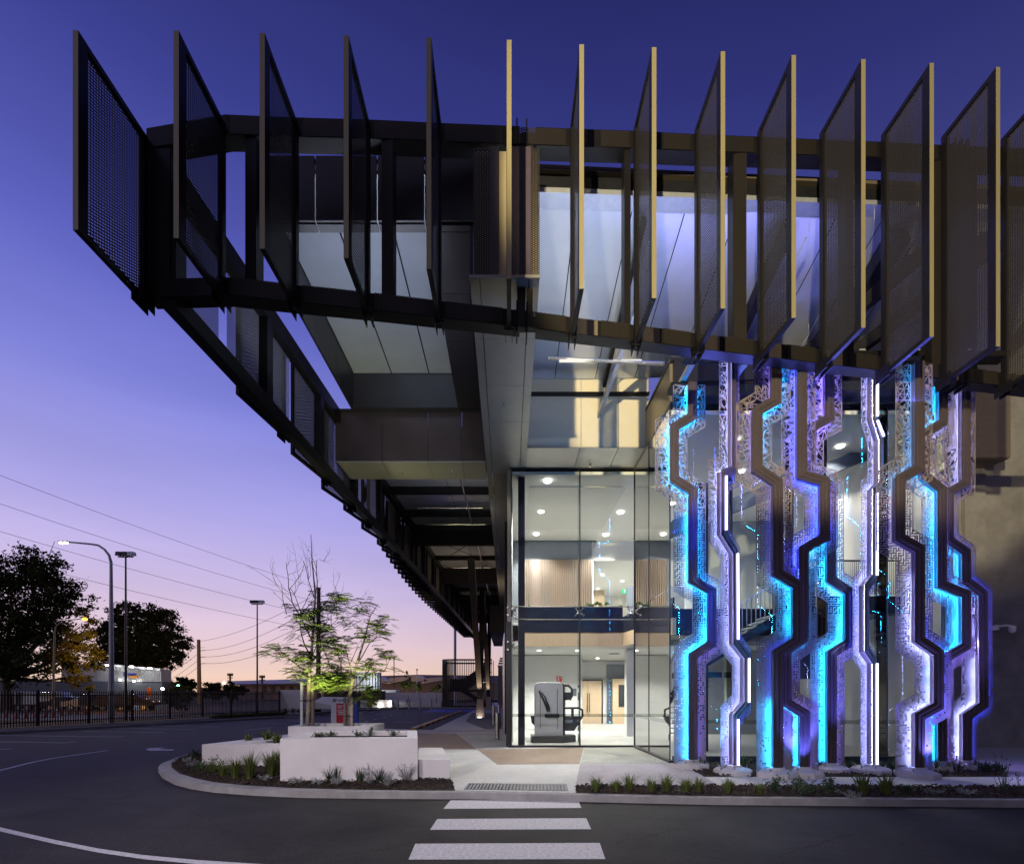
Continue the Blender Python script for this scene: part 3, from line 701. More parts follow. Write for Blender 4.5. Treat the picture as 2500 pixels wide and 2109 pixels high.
bp_('bronze_box_side', M['bronze'], lambda q: q.box(15.45, 15.5, 15.2, 16.0, 9.03, 11.4))
# concrete wall on the right
for xa, xb in ((11.25,13.2),(13.2,15.3),(15.3,18.5),(18.5,25)):
    z1 = 14.6 if xa > 15 else 12
    bp_('concrete_wall_panel', M['concrete'], lambda q: q.box(xa+.006, xb-.006, 16.0, 16.25, 0, z1))
bp_('concrete_pier', M['concrete'], lambda q: q.box(14.75, 15.42, 15.86, 15.99, 0, 9.0))
bp_('parapet_coping', M['black'], lambda q: q.box(15.3, 25, 15.9, 16.3, 14.61, 14.8))
# west wall beyond the lobby
Yw = 16.4
while Yw < 60:
    bp_('wall_cladding_panel', M['darkpanel'], lambda q: q.box(.06, .12, Yw+.01, Yw+3.1, 0, 9.26)); Yw += 3.12
bp_('wall_end_panel', M['soffit'], lambda q: q.box(-.02, .10, 16.1, 16.3, 4.1, 9.06))
bp_('bulkhead_box', M['darkpanel'], lambda q: q.box(-1.6, .0, 42.8, 56, 6.97, 9.3))
bp_('steel_column', M['black'], lambda q: q.box(-.06, .09, 16.12, 16.34, 0, 4.1))
bp_('downpipe', M['chrome'], lambda q: q.tube([(-.16,23.7,0),(-.16,23.7,4.2),(-.10,23.7,4.6)], .09, 12))
bp_('downpipe', M['steel'], lambda q: q.tube([(-.06,20.9,0),(-.06,20.9,9)], .08, 12))
for k in range(6):
    bp_('wall_bracket', M['galv'], lambda q: q.box(-.75+.03*k, -.15, 36+k*1.4, 36.1+k*1.4, 3.6+.28*(k%4), 3.75+.28*(k%4)))
bp_('plant_screen', M['galv'], lambda q: q.box(-1.2, -.3, 60, 60.3, 0, 5))
# ---- glazing
def pane(name, a, b, z0, z1, m, par=bld):
    q = MB(); q.poly([(a[0],a[1],z0),(b[0],b[1],z0),(b[0],b[1],z1),(a[0],a[1],z1)]); return q.build(name, m, par, fix=False)
GZ = 9.05; yg = 16.0
for x0, x1 in ((.11,2.33),(2.36,4.09)):
    for z0, z1 in ((.06,4.42),(4.44,GZ)):
        pane('glass_pane', (x0,yg), (x1,yg), z0, z1, M['glass'])
        if z0 < 1: pane('frit_band', (x0+.02,yg-.006), (x1-.01,yg-.006), .98, 1.08, M['frit'])
for ya, yc in ((12.52,14.35),(14.38,15.98)):
    for z0, z1 in ((.06,4.42),(4.44,GZ)):
        pane('glass_pane', (4.12,ya), (4.12,yc), z0, z1, M['glassd'])
    pane('frit_band', (4.11,ya), (4.11,yc), .98, 1.08, M['frit'])
gx = [4.15,5.7,7.25,8.1,9.65,11.2]
for x0, x1 in zip(gx, gx[1:]):
    for z0, z1 in ((.06,4.42),(4.44,GZ)):
        pane('glass_pane', (x0+.01,12.5), (x1-.01,12.5), z0, z1, M['glass'])
    pane('frit_band', (x0+.02,12.49), (x1-.02,12.49), .98, 1.08, M['frit'])
    bp_('glass_joint', M['black'], lambda q: q.box(x1-.012, x1+.012, 12.49, 12.51, .06, GZ))
    bp_('glass_fin', M['glassd'], lambda q: q.box(x1-.008, x1+.008, 12.53, 12.95, .06, GZ))
for x in (2.345,): bp_('glass_joint', M['black'], lambda q: q.box(x-.018, x+.018, 15.99, 16.06, .06, GZ))
for p in ((4.11,15.99),(4.12,14.365),(4.12,12.5),(.11,16.0)): bp_('glass_joint', M['black'], lambda q: q.box(p[0]-.014, p[0]+.014, p[1]-.014, p[1]+.014, .06, GZ))
bp_('glass_fin', M['glassd'], lambda q: q.box(2.335, 2.355, 16.06, 16.5, .06, GZ))
bp_('sill_frame', M['black'], lambda q: q.box(.0, 4.16, 15.93, 16.08, 0, .06))
bp_('sill_frame', M['black'], lambda q: q.box(4.06, 4.2, 12.42, 15.93, 0, .058))
bp_('sill_frame', M['black'], lambda q: q.box(4.2, 11.3, 12.42, 12.58, 0, .16))
bp_('head_frame', M['black'], lambda q: q.box(.05, 4.13, 15.96, 16.04, GZ, GZ+.035))
bp_('head_frame', M['black'], lambda q: q.box(4.09, 4.16, 12.46, 15.96, GZ, GZ+.03))
bp_('steel_column', M['navy'], lambda q: q.box(.34, .56, 16.25, 16.5, 0, GZ-.05))
bp_('steel_column', M['navy'], lambda q: q.box(4.55, 4.9, 16.4, 16.7, 0, GZ-.1))
bp_('steel_column', M['navy'], lambda q: q.box(5.6, 5.95, 14.6, 14.9, 0, 8.0))
bp_('transom_rod', M['chrome'], lambda q: q.tube([(.1,16.2,4.60),(4.3,16.2,4.60)], .018, 6))
bp_('transom_rod', M['chrome'], lambda q: q.tube([(.1,16.2,4.18),(4.3,16.2,4.18)], .018, 6))
# spider fittings where panes meet
def spider(p, par=bld):
    q = MB(); c = Vector(p)
    for sx in (-1,1):
        for sz in (-1,1):
            e = c+Vector((sx*.13, -.16, sz*.13)); q.tube([c, c+Vector((sx*.06,-.05,sz*.06)), e], [.03,.022,.016], 6)
            q.tube([e, e+Vector((0,-.05,0))], .035, 8)
    q.lathe(c-Vector((0,0,.06)), [(.035,0),(.035,.12)], 8); return q.build('spider_fitting', M['chrome'], par)
for p in ((.13,16.25,4.43),(2.345,16.25,4.43),(4.05,16.22,4.43),(.13,16.9,4.43),(.13,16.25,3.3),(5.7,12.8,4.43),(7.25,12.8,4.43),(8.1,12.8,4.43),(9.65,12.8,4.43)): spider(p)
# ---- interior
bp_('lobby_floor', M['floor'], lambda q: q.box(.12, 11.2, 16.08, 28, -.05, .03))
bp_('lobby_floor', M['floor'], lambda q: q.box(4.21, 11.2, 12.6, 16.08, -.05, .03))
bp_('lobby_ceiling', M['white'], lambda q: q.box(.14, 4.2, 16.1, 23.1, 8.9, 9.0))
bp_('lobby_ceiling', M['white'], lambda q: q.box(4.2, 11.2, 12.6, 30, 8.9, 9.0))
bp_('acoustic_ceiling', mat('perforated_ceiling', (.66,.66,.63), .7, var=.12, scale=60), lambda q: q.box(.75, 4.1, 17.0, 21.4, 8.87, 8.898))
bp_('back_wall', M['white'], lambda q: q.box(.1, 3.42, 23.1, 23.25, 0, 3.5))
bp_('back_wall_return', M['white'], lambda q: q.box(3.42, 3.5, 23.1, 27.5, 0, 3.5))
bp_('back_wall', M['white'], lambda q: q.box(3.4, 11.2, 27.5, 27.7, 0, 3.5))
bp_('lower_ceiling', M['white'], lambda q: q.box(.12, 11.2, 18.5, 28, 3.53, 3.7))
bp_('mezzanine_edge', M['timber'], lambda q: q.box(.56, 4.3, 18.42, 18.5, 3.5, 4.02))
bp_('mezzanine_upstand', M['navy'], lambda q: q.box(.56, 4.3, 18.40, 18.5, 4.03, 4.98))
bp_('mezzanine_edge', M['timber'], lambda q: q.hexa([(4.3,18.4,3.5),(4.4,18.4,3.5),(4.4,18.4,4.0),(4.3,18.4,4.0)],[(4.9,14.6,3.5),(5.0,14.6,3.5),(5.0,14.6,4.0),(4.9,14.6,4.0)]))
bp_('mezzanine_upstand', M['navy'], lambda q: q.hexa([(4.3,18.4,4.0),(4.35,18.4,4.0),(4.35,18.4,4.6),(4.3,18.4,4.6)],[(4.9,14.6,4.0),(4.95,14.6,4.0),(4.95,14.6,4.6),(4.9,14.6,4.6)]))
bp_('mezzanine_floor', M['floor'], lambda q: q.box(.12, 11.2, 18.5, 30, 4.3, 4.4))
bp_('upper_back_wall', M['greyp'], lambda q: q.box(.1, 3.97, 23.2, 23.3, 4.4, 8.9))
for k in range(37):
    x = .80+k*.0865
    bp_('slat', M['slat'], lambda q: q.box(x, x+.045, 23.06, 23.18, 4.4, 8.0))
bp_('upper_bulkhead', M['white'], lambda q: q.box(.1, 11.2, 23.3, 23.4, 8.02, 8.9))
bp_('upper_ceiling', M['white'], lambda q: q.box(3.97, 11.2, 23.4, 33, 8.0, 8.1))
bp_('upper_wall', M['white'], lambda q: q.box(3.97, 11.2, 32, 32.2, 4.4, 8.1))
bp_('upper_timber_panel', M['timber'], lambda q: q.box(4.15, 4.95, 25.2, 25.3, 4.4, 7.0))
bp_('upper_side_wall', M['white'], lambda q: q.box(3.97, 4.05, 23.3, 32, 4.4, 8.1))
bp_('end_wall', M['white'], lambda q: q.box(11.1, 11.2, 12.6, 33, 0, 8.9))
bp_('west_wall', M['white'], lambda q: q.box(.13, .17, 17.2, 23.1, 0, 8.9))
bp_('white_pier', M['white'], lambda q: q.box(4.72, 5.1, 19.5, 19.9, 0, 3.5))
bp_('portal_panel', M['greyp'], lambda q: q.box(5.53, 8.6, 27.40, 27.5, 0, 3.32))
bp_('side_core_wall', mat('core_grey', (.30,.33,.34), .6, var=.05), lambda q: q.box(7.4, 11.1, 20.5, 20.7, 0, 8.9))
bp_('core_dark_panel', M['greyp'], lambda q: q.box(5.0, 7.4, 20.6, 20.7, 4.4, 6.2))
bp_('lift_shaft', M['navy'], lambda q: q.box(8.6, 9.5, 15.2, 16, 2.2, 5.6))
bp_('gallery_slab', M['navy'], lambda q: q.box(5.0, 11.1, 16.6, 18.5, 3.7, 4.6))
# sloping dark soffit of the upper flight
bp_('sloping_soffit', M['greyp'], lambda q: q.hexa([(4.9,14.6,6.4),(11.1,14.6,8.86),(11.1,14.8,8.86),(4.9,14.8,6.4)],[(4.9,14.6,6.9),(10.2,14.6,8.88),(10.2,14.8,8.88),(4.9,14.8,6.9)]))
db = bp_('door_frame', M['black'], lambda q: (q.box(4.05,4.10,27.3,27.5,0,2.47), q.box(5.22,5.27,27.3,27.5,0,2.47), q.box(4.05,5.27,27.3,27.5,2.42,2.48)))
for xa, xb, hx in ((4.11,4.46,4.41),(4.47,5.21,4.53)):
    l = bp_('door_leaf', M['timber'], lambda q: q.box(xa, xb, 27.34, 27.4, .02, 2.41))
    h = MB(); h.tube([(hx,27.28,.68),(hx,27.28,1.72)], .02, 8); h.tube([(hx,27.34,.75),(hx,27.28,.75)], .012, 6); h.tube([(hx,27.34,1.65),(hx,27.28,1.65)], .012, 6); h.build('handle', M['black'], l)
cb = bp_('timber_cabinet', M['timber'], lambda q: q.box(5.78, 8.3, 27.1, 27.4, 0, 2.52))
h = MB(); h.box(6.1, 8.0, 27.07, 27.095, .98, 2.18); h.build('screen', M['rubber'], cb)
for k, (x, z) in enumerate(((6.6,1.5),(6.75,1.36),(7.1,1.22),(6.65,1.22),(7.3,1.42))):
    h = MB(); h.box(x, x+.13, 27.055, 27.065, z, z+.07); h.build('label_card', M['white'], cb)
for x0, x1, z0, z1 in ((1.3,1.75,1.3,1.9),(2.95,3.3,.02,2.2),(.75,.98,1.55,2.1)):
    bp_('wall_panel', M['white'], lambda q: q.box(x0, x1, 23.06, 23.095, z0, z1), bevel=.01)
bp_('notice', M['greyp'], lambda q: q.box(3.02, 3.22, 23.04, 23.055, 1.6, 1.95))
ex = bp_('fire_sign', M['red'], lambda q: q.box(2.28, 2.52, 23.03, 23.05, 2.28, 2.52))
h = MB(); h.box(2.33, 2.40, 23.015, 23.028, 2.31, 2.49); h.box(2.44, 2.49, 23.015, 23.028, 2.42, 2.49); h.build('symbol', M['white'], ex)
xs_ = bp_('exit_sign', emit('exit_green', (.05,.6,.25), 1.6), lambda q: q.box(6.02, 6.42, 25.9, 25.95, 6.98, 7.2))
h = MB(); h.box(6.12,6.16,25.885,25.895,7.02,7.14); h.box(6.14,6.22,25.885,25.895,7.12,7.15); h.box(6.28,6.36,25.885,25.895,7.01,7.17); h.build('symbol', emit('exit_white', (1,1,1), 1.5), xs_)
# stairs behind the side glass, then a second flight to the right
def flight(a, b, w, n, wdir):
    a = Vector(a); b = Vector(b); wd = Vector(wdir)*w
    st = bp_('stair_flight', M['navy'], lambda q: (q.hexa([a, a+wd*.04/w, a+wd*.04/w+Vector((0,0,.3)), a+Vector((0,0,.3))],[b, b+wd*.04/w, b+wd*.04/w+Vector((0,0,.3)), b+Vector((0,0,.3))])))
    for k in range(n):
        p = a.lerp(b, (k+.5)/n)+Vector((0,0,.22)); d = (b-a)/n; d.z = 0
        q = MB(); q.hexa([p-d/2, p+d/2, p+d/2+wd, p-d/2+wd], [p-d/2+Vector((0,0,.04)), p+d/2+Vector((0,0,.04)), p+d/2+wd+Vector((0,0,.04)), p-d/2+wd+Vector((0,0,.04))]); q.build('tread', M['galv'], st)
    q = MB()
    for k in range(n*2+1):
        p = a.lerp(b, k/(n*2))+Vector((0,0,.3)); q.tube([p, p+Vector((0,0,.95))], .013, 5)
    q.beam(a+Vector((0,0,1.27)), b+Vector((0,0,1.27)), .05, .04); q.build('balustrade', M['galv'], st)
flight((5.1,17.6,0), (5.25,14.9,2.1), 1.1, 11, (1,0,0))
flight((5.35,15.0,2.1), (8.4,15.0,4.0), 1.1, 11, (0,1,0))
bp_('stair_landing', M['navy'], lambda q: q.box(5.0, 6.1, 14.0, 15.0, 2.2, 2.36))
bal = MB()
for k in range(46):
    x = 8.6+k*.055; bal.tube([(x,13.9,4.55),(x,13.9,5.5)], .008, 4)
bal.beam((8.5,13.9,5.5),(11.1,13.9,5.5),.04,.04); bal.build('balustrade', M['black'], bld)
bp_('gallery_slab', M['navy'], lambda q: q.box(8.4, 11.1, 13.9, 15.6, 4.0, 4.5))
for k, (x, y, s, z) in enumerate(((1290,1478,.5,0),(1435,1478,.9,0),(1458,1476,1,0),(1482,1476,.9,0),(1516,1479,.6,0),(1466,1477,.8,0),(1445,1478,.7,0))):
    c = P(x, y+4, 18.3)
    t = thing('potted_plant', c, ['leafy plant on the balcony edge', 'x'][0]+', '+['far left one','just right of the glass joint','second cluster from the joint','third cluster from the joint','rightmost small one','bushy middle one','low one left of the clusters'][k], 'plant', 'plants on the balcony edge')
    q = MB(); rnd = random.Random(k)
    for j in range(26):
        a = rnd.uniform(0, 6.28); e = rnd.uniform(.2, 1.2); L = .22*s; d = Vector((math.cos(a)*math.cos(e), math.sin(a)*math.cos(e)*.5, math.sin(e)))
        b = c+d*L*.3; tip = c+d*L; sd = d.cross(Vector((0,0,1))).normalized()*.04*s
        q.add([b, b.lerp(tip,.5)+sd, tip, b.lerp(tip,.5)-sd], [(0,1,2,3)])
    q.build('foliage', mat('balcony_leaf', (.10,.18,.05), .5) if k == 0 else bpy.data.materials['balcony_leaf'], t)
# downlights (fitting + lamp)
def down(px, py, Zc, en, c=(1,.97,.9), r=.10, cone=125):
    p = PZ(px, py, Zc-.01)
    q = MB(); q.lathe((p.x, p.y, p.z-.02), [(r*1.2,.0),(r*1.2,.02)], 16); o = q.build('downlight', M['down'], bld)
    light('downlight_lamp', 'SPOT', (p.x, p.y, p.z-.04), (p.x, p.y, 0), en, c, size=r*.8, angle=cone, blend=.6)
for px, py in ((1337,1175),(1321,1249),(1309,1304),(1515,1251),(1479,1306),(1595,1252)): down(px, py, 8.87, 1900)
for x, y in ((6.4,13.8),(7.5,15.8),(9.6,14.2),(6.2,18.5),(8.8,18.5),(10.3,16.5)):
    q = MB(); q.lathe((x,y,8.86), [(.10,0),(.10,.02)], 16); q.build('downlight', M['down'], bld)
    light('downlight_lamp', 'SPOT', (x, y, 8.84), (x, y, 0), 230, (1,.97,.92), size=.08, angle=125, blend=.6)
for x, y in ((1.3,20.5),(2.9,20.5),(4.6,25.2),(6.8,25.2),(6.2,20),(9,23)):
    q = MB(); q.lathe((x,y,3.50), [(.08,0),(.08,.02)], 14); q.build('downlight', M['down'], bld)
    light('downlight_lamp', 'SPOT', (x, y, 3.48), (x, y, 0), 680, (1,.97,.92), size=.07, angle=135, blend=.6)
for x, y in ((1.6,22.4),(3.0,22.4)):
    light('wallwash_lamp', 'SPOT', (x, y, 8.8), (x, 23.3, 5), 60, (1,.85,.65), size=.05, angle=60, blend=.3)
for x, y in ((5.0,26),(6.4,27.5),(8,27),(5.4,29.5)):
    q = MB(); q.lathe((x,y,7.96), [(.08,0),(.08,.02)], 14); q.build('downlight', M['down'], bld)
    light('downlight_lamp', 'SPOT', (x, y, 7.9), (x, y, 0), 700, (1,.97,.92), size=.07, angle=130, blend=.6)
bp_('track_light', M['black'], lambda q: (q.box(5.7,7.0,24,24.06,3.3,3.34), q.tube([(6.0,24,3.3),(6.05,24,3.12)], .04, 8)))
bp_('ceiling_diffuser', M['greyp'], lambda q: q.box(4.6, 5.0, 22, 22.4, 3.5, 3.52))
# ---- display stand in the lobby
T8 = lambda x, y: (1230+x/6.336, 1600+y/6.336)
ds = thing('display_stand', (1.7,17.3,.03), 'white rounded display stand with black truck accessories behind the front glass', 'display')
def rr(x0, x1, z0, z1, r, y, n=6, bottom=True):
    pts = []
    cs = [(x1-r,z1-r,0),(x0+r,z1-r,90),(x0+r,z0+r,180),(x1-r,z0+r,270)]
    for cx, cz_, a0 in cs:
        for k in range(n+1):
            a = R(a0+90*k/n); pts.append((cx+r*math.cos(a), y, cz_+r*math.sin(a)))
    return pts
q = MB(); q.extr(rr(.93, 1.93, .12, 2.13, .16, 17.2), (0,.12,0)); q.build('shell', M['satin'], ds, bevel=.02)
q = MB(); q.extr(rr(1.02, 2.0, .14, 2.13, .16, 17.36), (0,.10,0)); q.build('core', M['rubber'], ds)
q = MB(); q.extr(rr(1.05, 2.05, .14, 2.12, .16, 17.47), (0,.10,0)); q.build('shell', M['satin'], ds, bevel=.02)
q = MB(); q.prism([(.82,17.05,.03),(1.9,16.95,.03),(2.4,17.35,.03),(2.4,17.9,.03),(.82,17.9,.03)], .24); q.build('plinth', M['rubber'], ds, bevel=.02)
for x in (1.13, 1.73):
    q = MB(); q.box(x-.009, x+.009, 17.19, 17.199, .5, 1.9); q.build('slot', M['rubber'], ds)
q = MB(); q.tube([(1.08,17.12,1.82),(1.22,17.1,1.55),(1.36,17.08,1.25),(1.38,17.08,1.1)], [.03,.035,.05,.03], 8); q.tube([(1.16,17.12,1.8),(1.3,17.1,1.6),(1.43,17.08,1.25),(1.45,17.08,1.1)], [.02,.025,.03,.02], 8); q.build('hand_rail', M['rubber'], ds)
q = MB(); q.box(1.28, 1.78, 16.98, 17.15, .9, 1.04); q.build('step', M['rubber'], ds, bevel=.03)
q = MB(); q.tube([(1.95,17.5,2.02),(2.15,17.5,2.02),(2.28,17.5,1.9),(2.28,17.5,1.65),(2.2,17.5,1.5)], .045, 10); q.box(1.98,2.25,17.45,17.6,1.5,1.78); q.build('mirror', M['rubber'], ds)
q = MB(); q.tube([(1.95,17.5,1.22),(2.5,17.5,1.22),(2.65,17.5,1.16),(2.66,17.5,.92)], .04, 10); q.tube([(2.3,17.5,1.2),(2.3,17.5,.9)], .05, 8)
q.hexa([(1.98,17.4,.42),(2.35,17.4,.42),(2.35,17.7,.42),(1.98,17.7,.42)], [(1.98,17.4,.93),(2.68,17.4,.93),(2.68,17.7,.93),(1.98,17.7,.93)]); q.build('bull_bar', M['rubber'], ds, bevel=.02)
for k in range(4):
    q = MB(); q.box(2.04+k*.065, 2.09+k*.065, 17.385, 17.398, .70, .82); q.build('grille_cell', M['chrome'], ds)
q = MB(); q.extr([(.80,17.3,.95),(.93,17.3,.95),(.93,17.3,.62),(.85,17.3,.68)], (0,.2,0)); q.build('mud_flap', M['rubber'], ds)
mg = thing('floor_grille', (.9,17.6,.03), 'slotted floor grille left of the display stand', 'grille')
for k in range(10):
    q = MB(); q.box(.64+k*.05, .665+k*.05, 17.2, 19.0, .031, .036); q.build('bar', M['rubber'], mg)
# CCTV camera
cc = thing('security_camera', (15.9,15.9,3.85), 'white dome security camera on a bracket on the concrete wall', 'camera')
q = MB(); q.box(15.62,15.74,15.85,15.99,3.78,3.92); q.build('junction_box', M['white'], cc)
q = MB(); q.box(15.76,15.9,15.9,15.99,3.8,3.96); q.tube([(15.85,15.9,3.9),(15.95,15.75,3.92),(16.08,15.7,3.9)], .035, 8); q.build('bracket', M['white'], cc)
q = MB(); q.lathe((16.08,15.68,3.66), [(.02,0),(.075,.03),(.095,.09),(.10,.2),(.06,.25)], 14); q.build('dome', M['white'], cc, smooth=True)
# bollards by the lobby corner
def bollard(px, y0, h, r, label, g=None):
    c = G(px, y0); t = thing('bollard', c, label, 'bollard', g)
    q = MB(); q.lathe(c, [(r,0),(r,h-.02),(r*.9,h)], 16); q.build('post', M['chrome'], t, smooth=False)
    q = MB(); q.lathe(c+Vector((0,0,0)), [(r*1.25,0),(r*1.25,.02)], 16); q.build('base_ring', M['steel'], t)
    return t
bollard(1214, 1804, 1.0, .085, 'stainless steel bollard standing nearest the lobby corner')
bollard(1205, 1770, 1.05, .075, 'stainless steel bollard just behind the nearest one')
bollard(1218, 1762, 1.0, .07, 'thin pale bollard next to the dark planting by the wall')
ul = thing('ground_uplight', G(1171,1751), 'small round uplight glowing at the foot of the nearer tan plinth', 'light')
q = MB(); q.lathe(G(1171,1751), [(.16,0),(.16,.02)], 14); q.build('lens', M['down'], ul)
for y in (34.8, 50.0):
    light('column_uplight', 'SPOT', (-2.05, y-1.5, .1), (-2.1, y-1.2, 8), 420, (1,.82,.55), size=.08, angle=50)
# unseen fill lamps added below the front canopy ceilings to brighten them
light('ceiling_fill', 'AREA', (2.6, 10.4, 9.3), (2.6, 10.7, 12), 110, (.70,.80,1.0), size=3.4, size_y=.3)
light('ceiling_fill_blue', 'AREA', (7.2, 11.6, 9.3), (7.2, 11.8, 12), 80, (.30,.30,1.0), size=5.0, size_y=1.6)
light('ceiling_fill_left', 'AREA', (-3.2, 11.2, 9.2), (-3.2, 12.4, 12), 120, (.70,.78,1.0), size=3, size_y=.3)
light('canopy_walk_light', 'AREA', (-2.6, 19.5, 8.6), (-2.6, 20.5, 11), 30, (.9,.85,.95), size=3, size_y=.5)
light('canopy_walk_light_far', 'AREA', (-2.6, 33, 7.5), (-2.6, 34, 11), 60, (1,.75,.5), size=3, size_y=1)
light('entry_light', 'SPOT', (-1.0, 15.6, 9.1), (-.6, 15.0, 0), 260, (1,.93,.75), size=.1, angle=110)
light('entry_light', 'SPOT', (2.2, 14.9, 9.0), (2.2, 14.0, 0), 230, (1,.93,.75), size=.1, angle=110)
light('walk_light', 'SPOT', (-.4, 24, 9.0), (-1, 24, 0), 200, (1,.93,.8), size=.1, angle=100)
# ================================================================ LIT SCULPTURES
def inter(p, d, q, e):
    den = d[0]*e[1]-d[1]*e[0]
    if abs(den) < 1e-9: return q
    t = ((q[0]-p[0])*e[1]-(q[1]-p[1])*e[0])/den
    return (p[0]+d[0]*t, p[1]+d[1]*t)
def offset(pl, o):
    """mitred offset of a polyline (x,z), o > 0 to the right (+x) when walking down"""
    segs = []
    for a, b in zip(pl, pl[1:]):
        d = (b[0]-a[0], b[1]-a[1]); L = math.hypot(*d); d = (d[0]/L, d[1]/L); n = (-d[1], d[0])
        segs.append(((a[0]+n[0]*o, a[1]+n[1]*o), d))
    out = [segs[0][0]]
    for (p, d), (q, e) in zip(segs, segs[1:]): out.append(inter(p, d, q, e))
    p, d = segs[-1]; b = pl[-1]; n = (-d[1], d[0]); out.append((b[0]+n[0]*o, b[1]+n[1]*o))
    return out
def ribbon(mb, A, B, y0, y1):
    for i in range(len(A)-1):
        a = [(A[i][0],y0,A[i][1]),(B[i][0],y0,B[i][1]),(B[i][0],y1,B[i][1]),(A[i][0],y1,A[i][1])]
        b = [(A[i+1][0],y0,A[i+1][1]),(B[i+1][0],y0,B[i+1][1]),(B[i+1][0],y1,B[i+1][1]),(A[i+1][0],y1,A[i+1][1])]
        mb.hexa(a, b)
def inpoly(P_, x, y):
    c = False; n = len(P_); j = n-1
    for i in range(n):
        if (P_[i][1] > y) != (P_[j][1] > y) and x < (P_[j][0]-P_[i][0])*(y-P_[i][1])/(P_[j][1]-P_[i][1])+P_[i][0]: c = not c
        j = i
    return c
def plate_mesh(A, B, yp, z_a, z_b, rnd):
    """cut plate between the offset lines A and B: web of triangles on top, maze in the middle, square holes below"""
    mb = MB(); bw = .022
    # solid borders
    def inset(X, Y_, w):
        out = []
        for p, q in zip(X, Y_):
            L = math.hypot(q[0]-p[0], q[1]-p[1]); out.append((p[0]+(q[0]-p[0])*w/L, p[1]+(q[1]-p[1])*w/L))
        return out
    A2, B2 = inset(A, B, bw), inset(B, A, bw)
    for X, Y_ in ((A, A2), (B, B2)):
        for i in range(len(X)-1): mb.poly([(X[i][0],yp,X[i][1]),(X[i+1][0],yp,X[i+1][1]),(Y_[i+1][0],yp,Y_[i+1][1]),(Y_[i][0],yp,Y_[i][1])])
    poly = A2+list(reversed(B2))
    xs = [p[0] for p in poly]; x0, x1 = min(xs), max(xs)
    zt, zb = max(p[1] for p in poly), min(p[1] for p in poly)
    maze = {}
    def hole_lo(i, j, fr):          # square holes: 2 of 3 cells wide, sparse at the foot and dense higher up
        if i % 3 == 2 or j % 3 == 2: return False
        h = math.sin((i//3)*12.9898+(j//3)*78.233+seedv)*43758.5453 % 1
        if fr < .62: return h < .16+.62*fr
        g = math.sin(i*12.9898+j*78.233+seedv)*43758.5453 % 1
        return h < .30 or (g < .42)
    seedv = rnd.random()*10
    def fill(zlo, zhi, s, test):
        nx = int((x1-x0)/s)+1; nz = int((zhi-zlo)/s)
        for j in range(nz):
            z = zlo+(j+.5)*s; run = None
            for i in range(nx+1):
                ok = i < nx and not test(i, j, (z-zb)/(z_b-zb)) and inpoly(poly, x0+(i+.5)*s, z)
                if ok and run is None: run = i
                if (not ok) and run is not None:
                    mb.add([(x0+run*s,yp,z-s/2),(x0+i*s,yp,z-s/2),(x0+i*s,yp,z+s/2),(x0+run*s,yp,z+s/2)], [(0,1,2,3)]); run = None
    nx = int((x1-x0)/.026)+2; nz = int((z_a-z_b)/.026)+2
    for i in range(-2, nx+2, 2):
        for j in range(-2, nz+2, 2):
            maze[(i, j)] = True
            if rnd.random() < .5: maze[(i+1, j)] = rnd.random() < .88
            else: maze[(i, j+1)] = rnd.random() < .88
    fill(zb, z_b, .018, hole_lo)
    fill(z_b, z_a, .026, lambda i, j, fr: maze.get((i, j), False))
    # triangulated web above z_a
    pts = []; 
    def lerp_line(X, z):
        for p, q in zip(X, X[1:]):
            if (p[1] >= z >= q[1]) or (p[1] <= z <= q[1]):
                if abs(p[1]-q[1]) < 1e-6: continue
                t = (z-p[1])/(q[1]-p[1]); return p[0]+(q[0]-p[0])*t
        return None
    z = zt-.01; 
    while z > z_a-.02:
        a, b = lerp_line(A2, z), lerp_line(B2, z)
        if a is not None and b is not None and abs(b-a) > .05:
            lo, hi = min(a, b), max(a, b); n = max(1, int((hi-lo)/.09))
            pts.append((lo, z+rnd.uniform(-.03,.03))); pts.append((hi, z+rnd.uniform(-.03,.03)))
            for k in range(n): pts.append((lo+(hi-lo)*(k+.5+rnd.uniform(-.35,.35))/n, z+rnd.uniform(-.05,.05)))
        z -= .125
    if len(pts) > 4:
        v, e, f, *_ = geometry.delaunay_2d_cdt([Vector(p) for p in pts], [], [], 0, 1e-5)
        for tri in f:
            c = sum((v[i] for i in tri), Vector((0,0)))/3
            if not inpoly(poly, c.x, c.y) or c.y < z_a-.02: continue
            if rnd.random() < .10:
                mb.poly([(v[i].x, yp, v[i].y) for i in tri])
        for a, b in e:
            p, q = v[a], v[b]; m_ = (p+q)/2
            if (p-q).length > .34 or not inpoly(poly, m_.x, m_.y) or rnd.random() < .10: continue
            d = (q-p).normalized(); n = Vector((-d.y, d.x))*.0075
            mb.add([(p.x-n.x,yp,p.y-n.y),(q.x-n.x,yp,q.y-n.y),(q.x+n.x,yp,q.y+n.y),(p.x+n.x,yp,p.y+n.y)], [(0,1,2,3)])
    return mb
LED = {}
def led(c, s):
    k = (c, s)
    if k not in LED: LED[k] = emit('led_%d' % len(LED), c, s)
    return LED[k]
CY = (.01,.36,1.0); BL = (.03,.06,1.0); VI = (.20,.15,1.0); WH = (.32,.38,1.0)
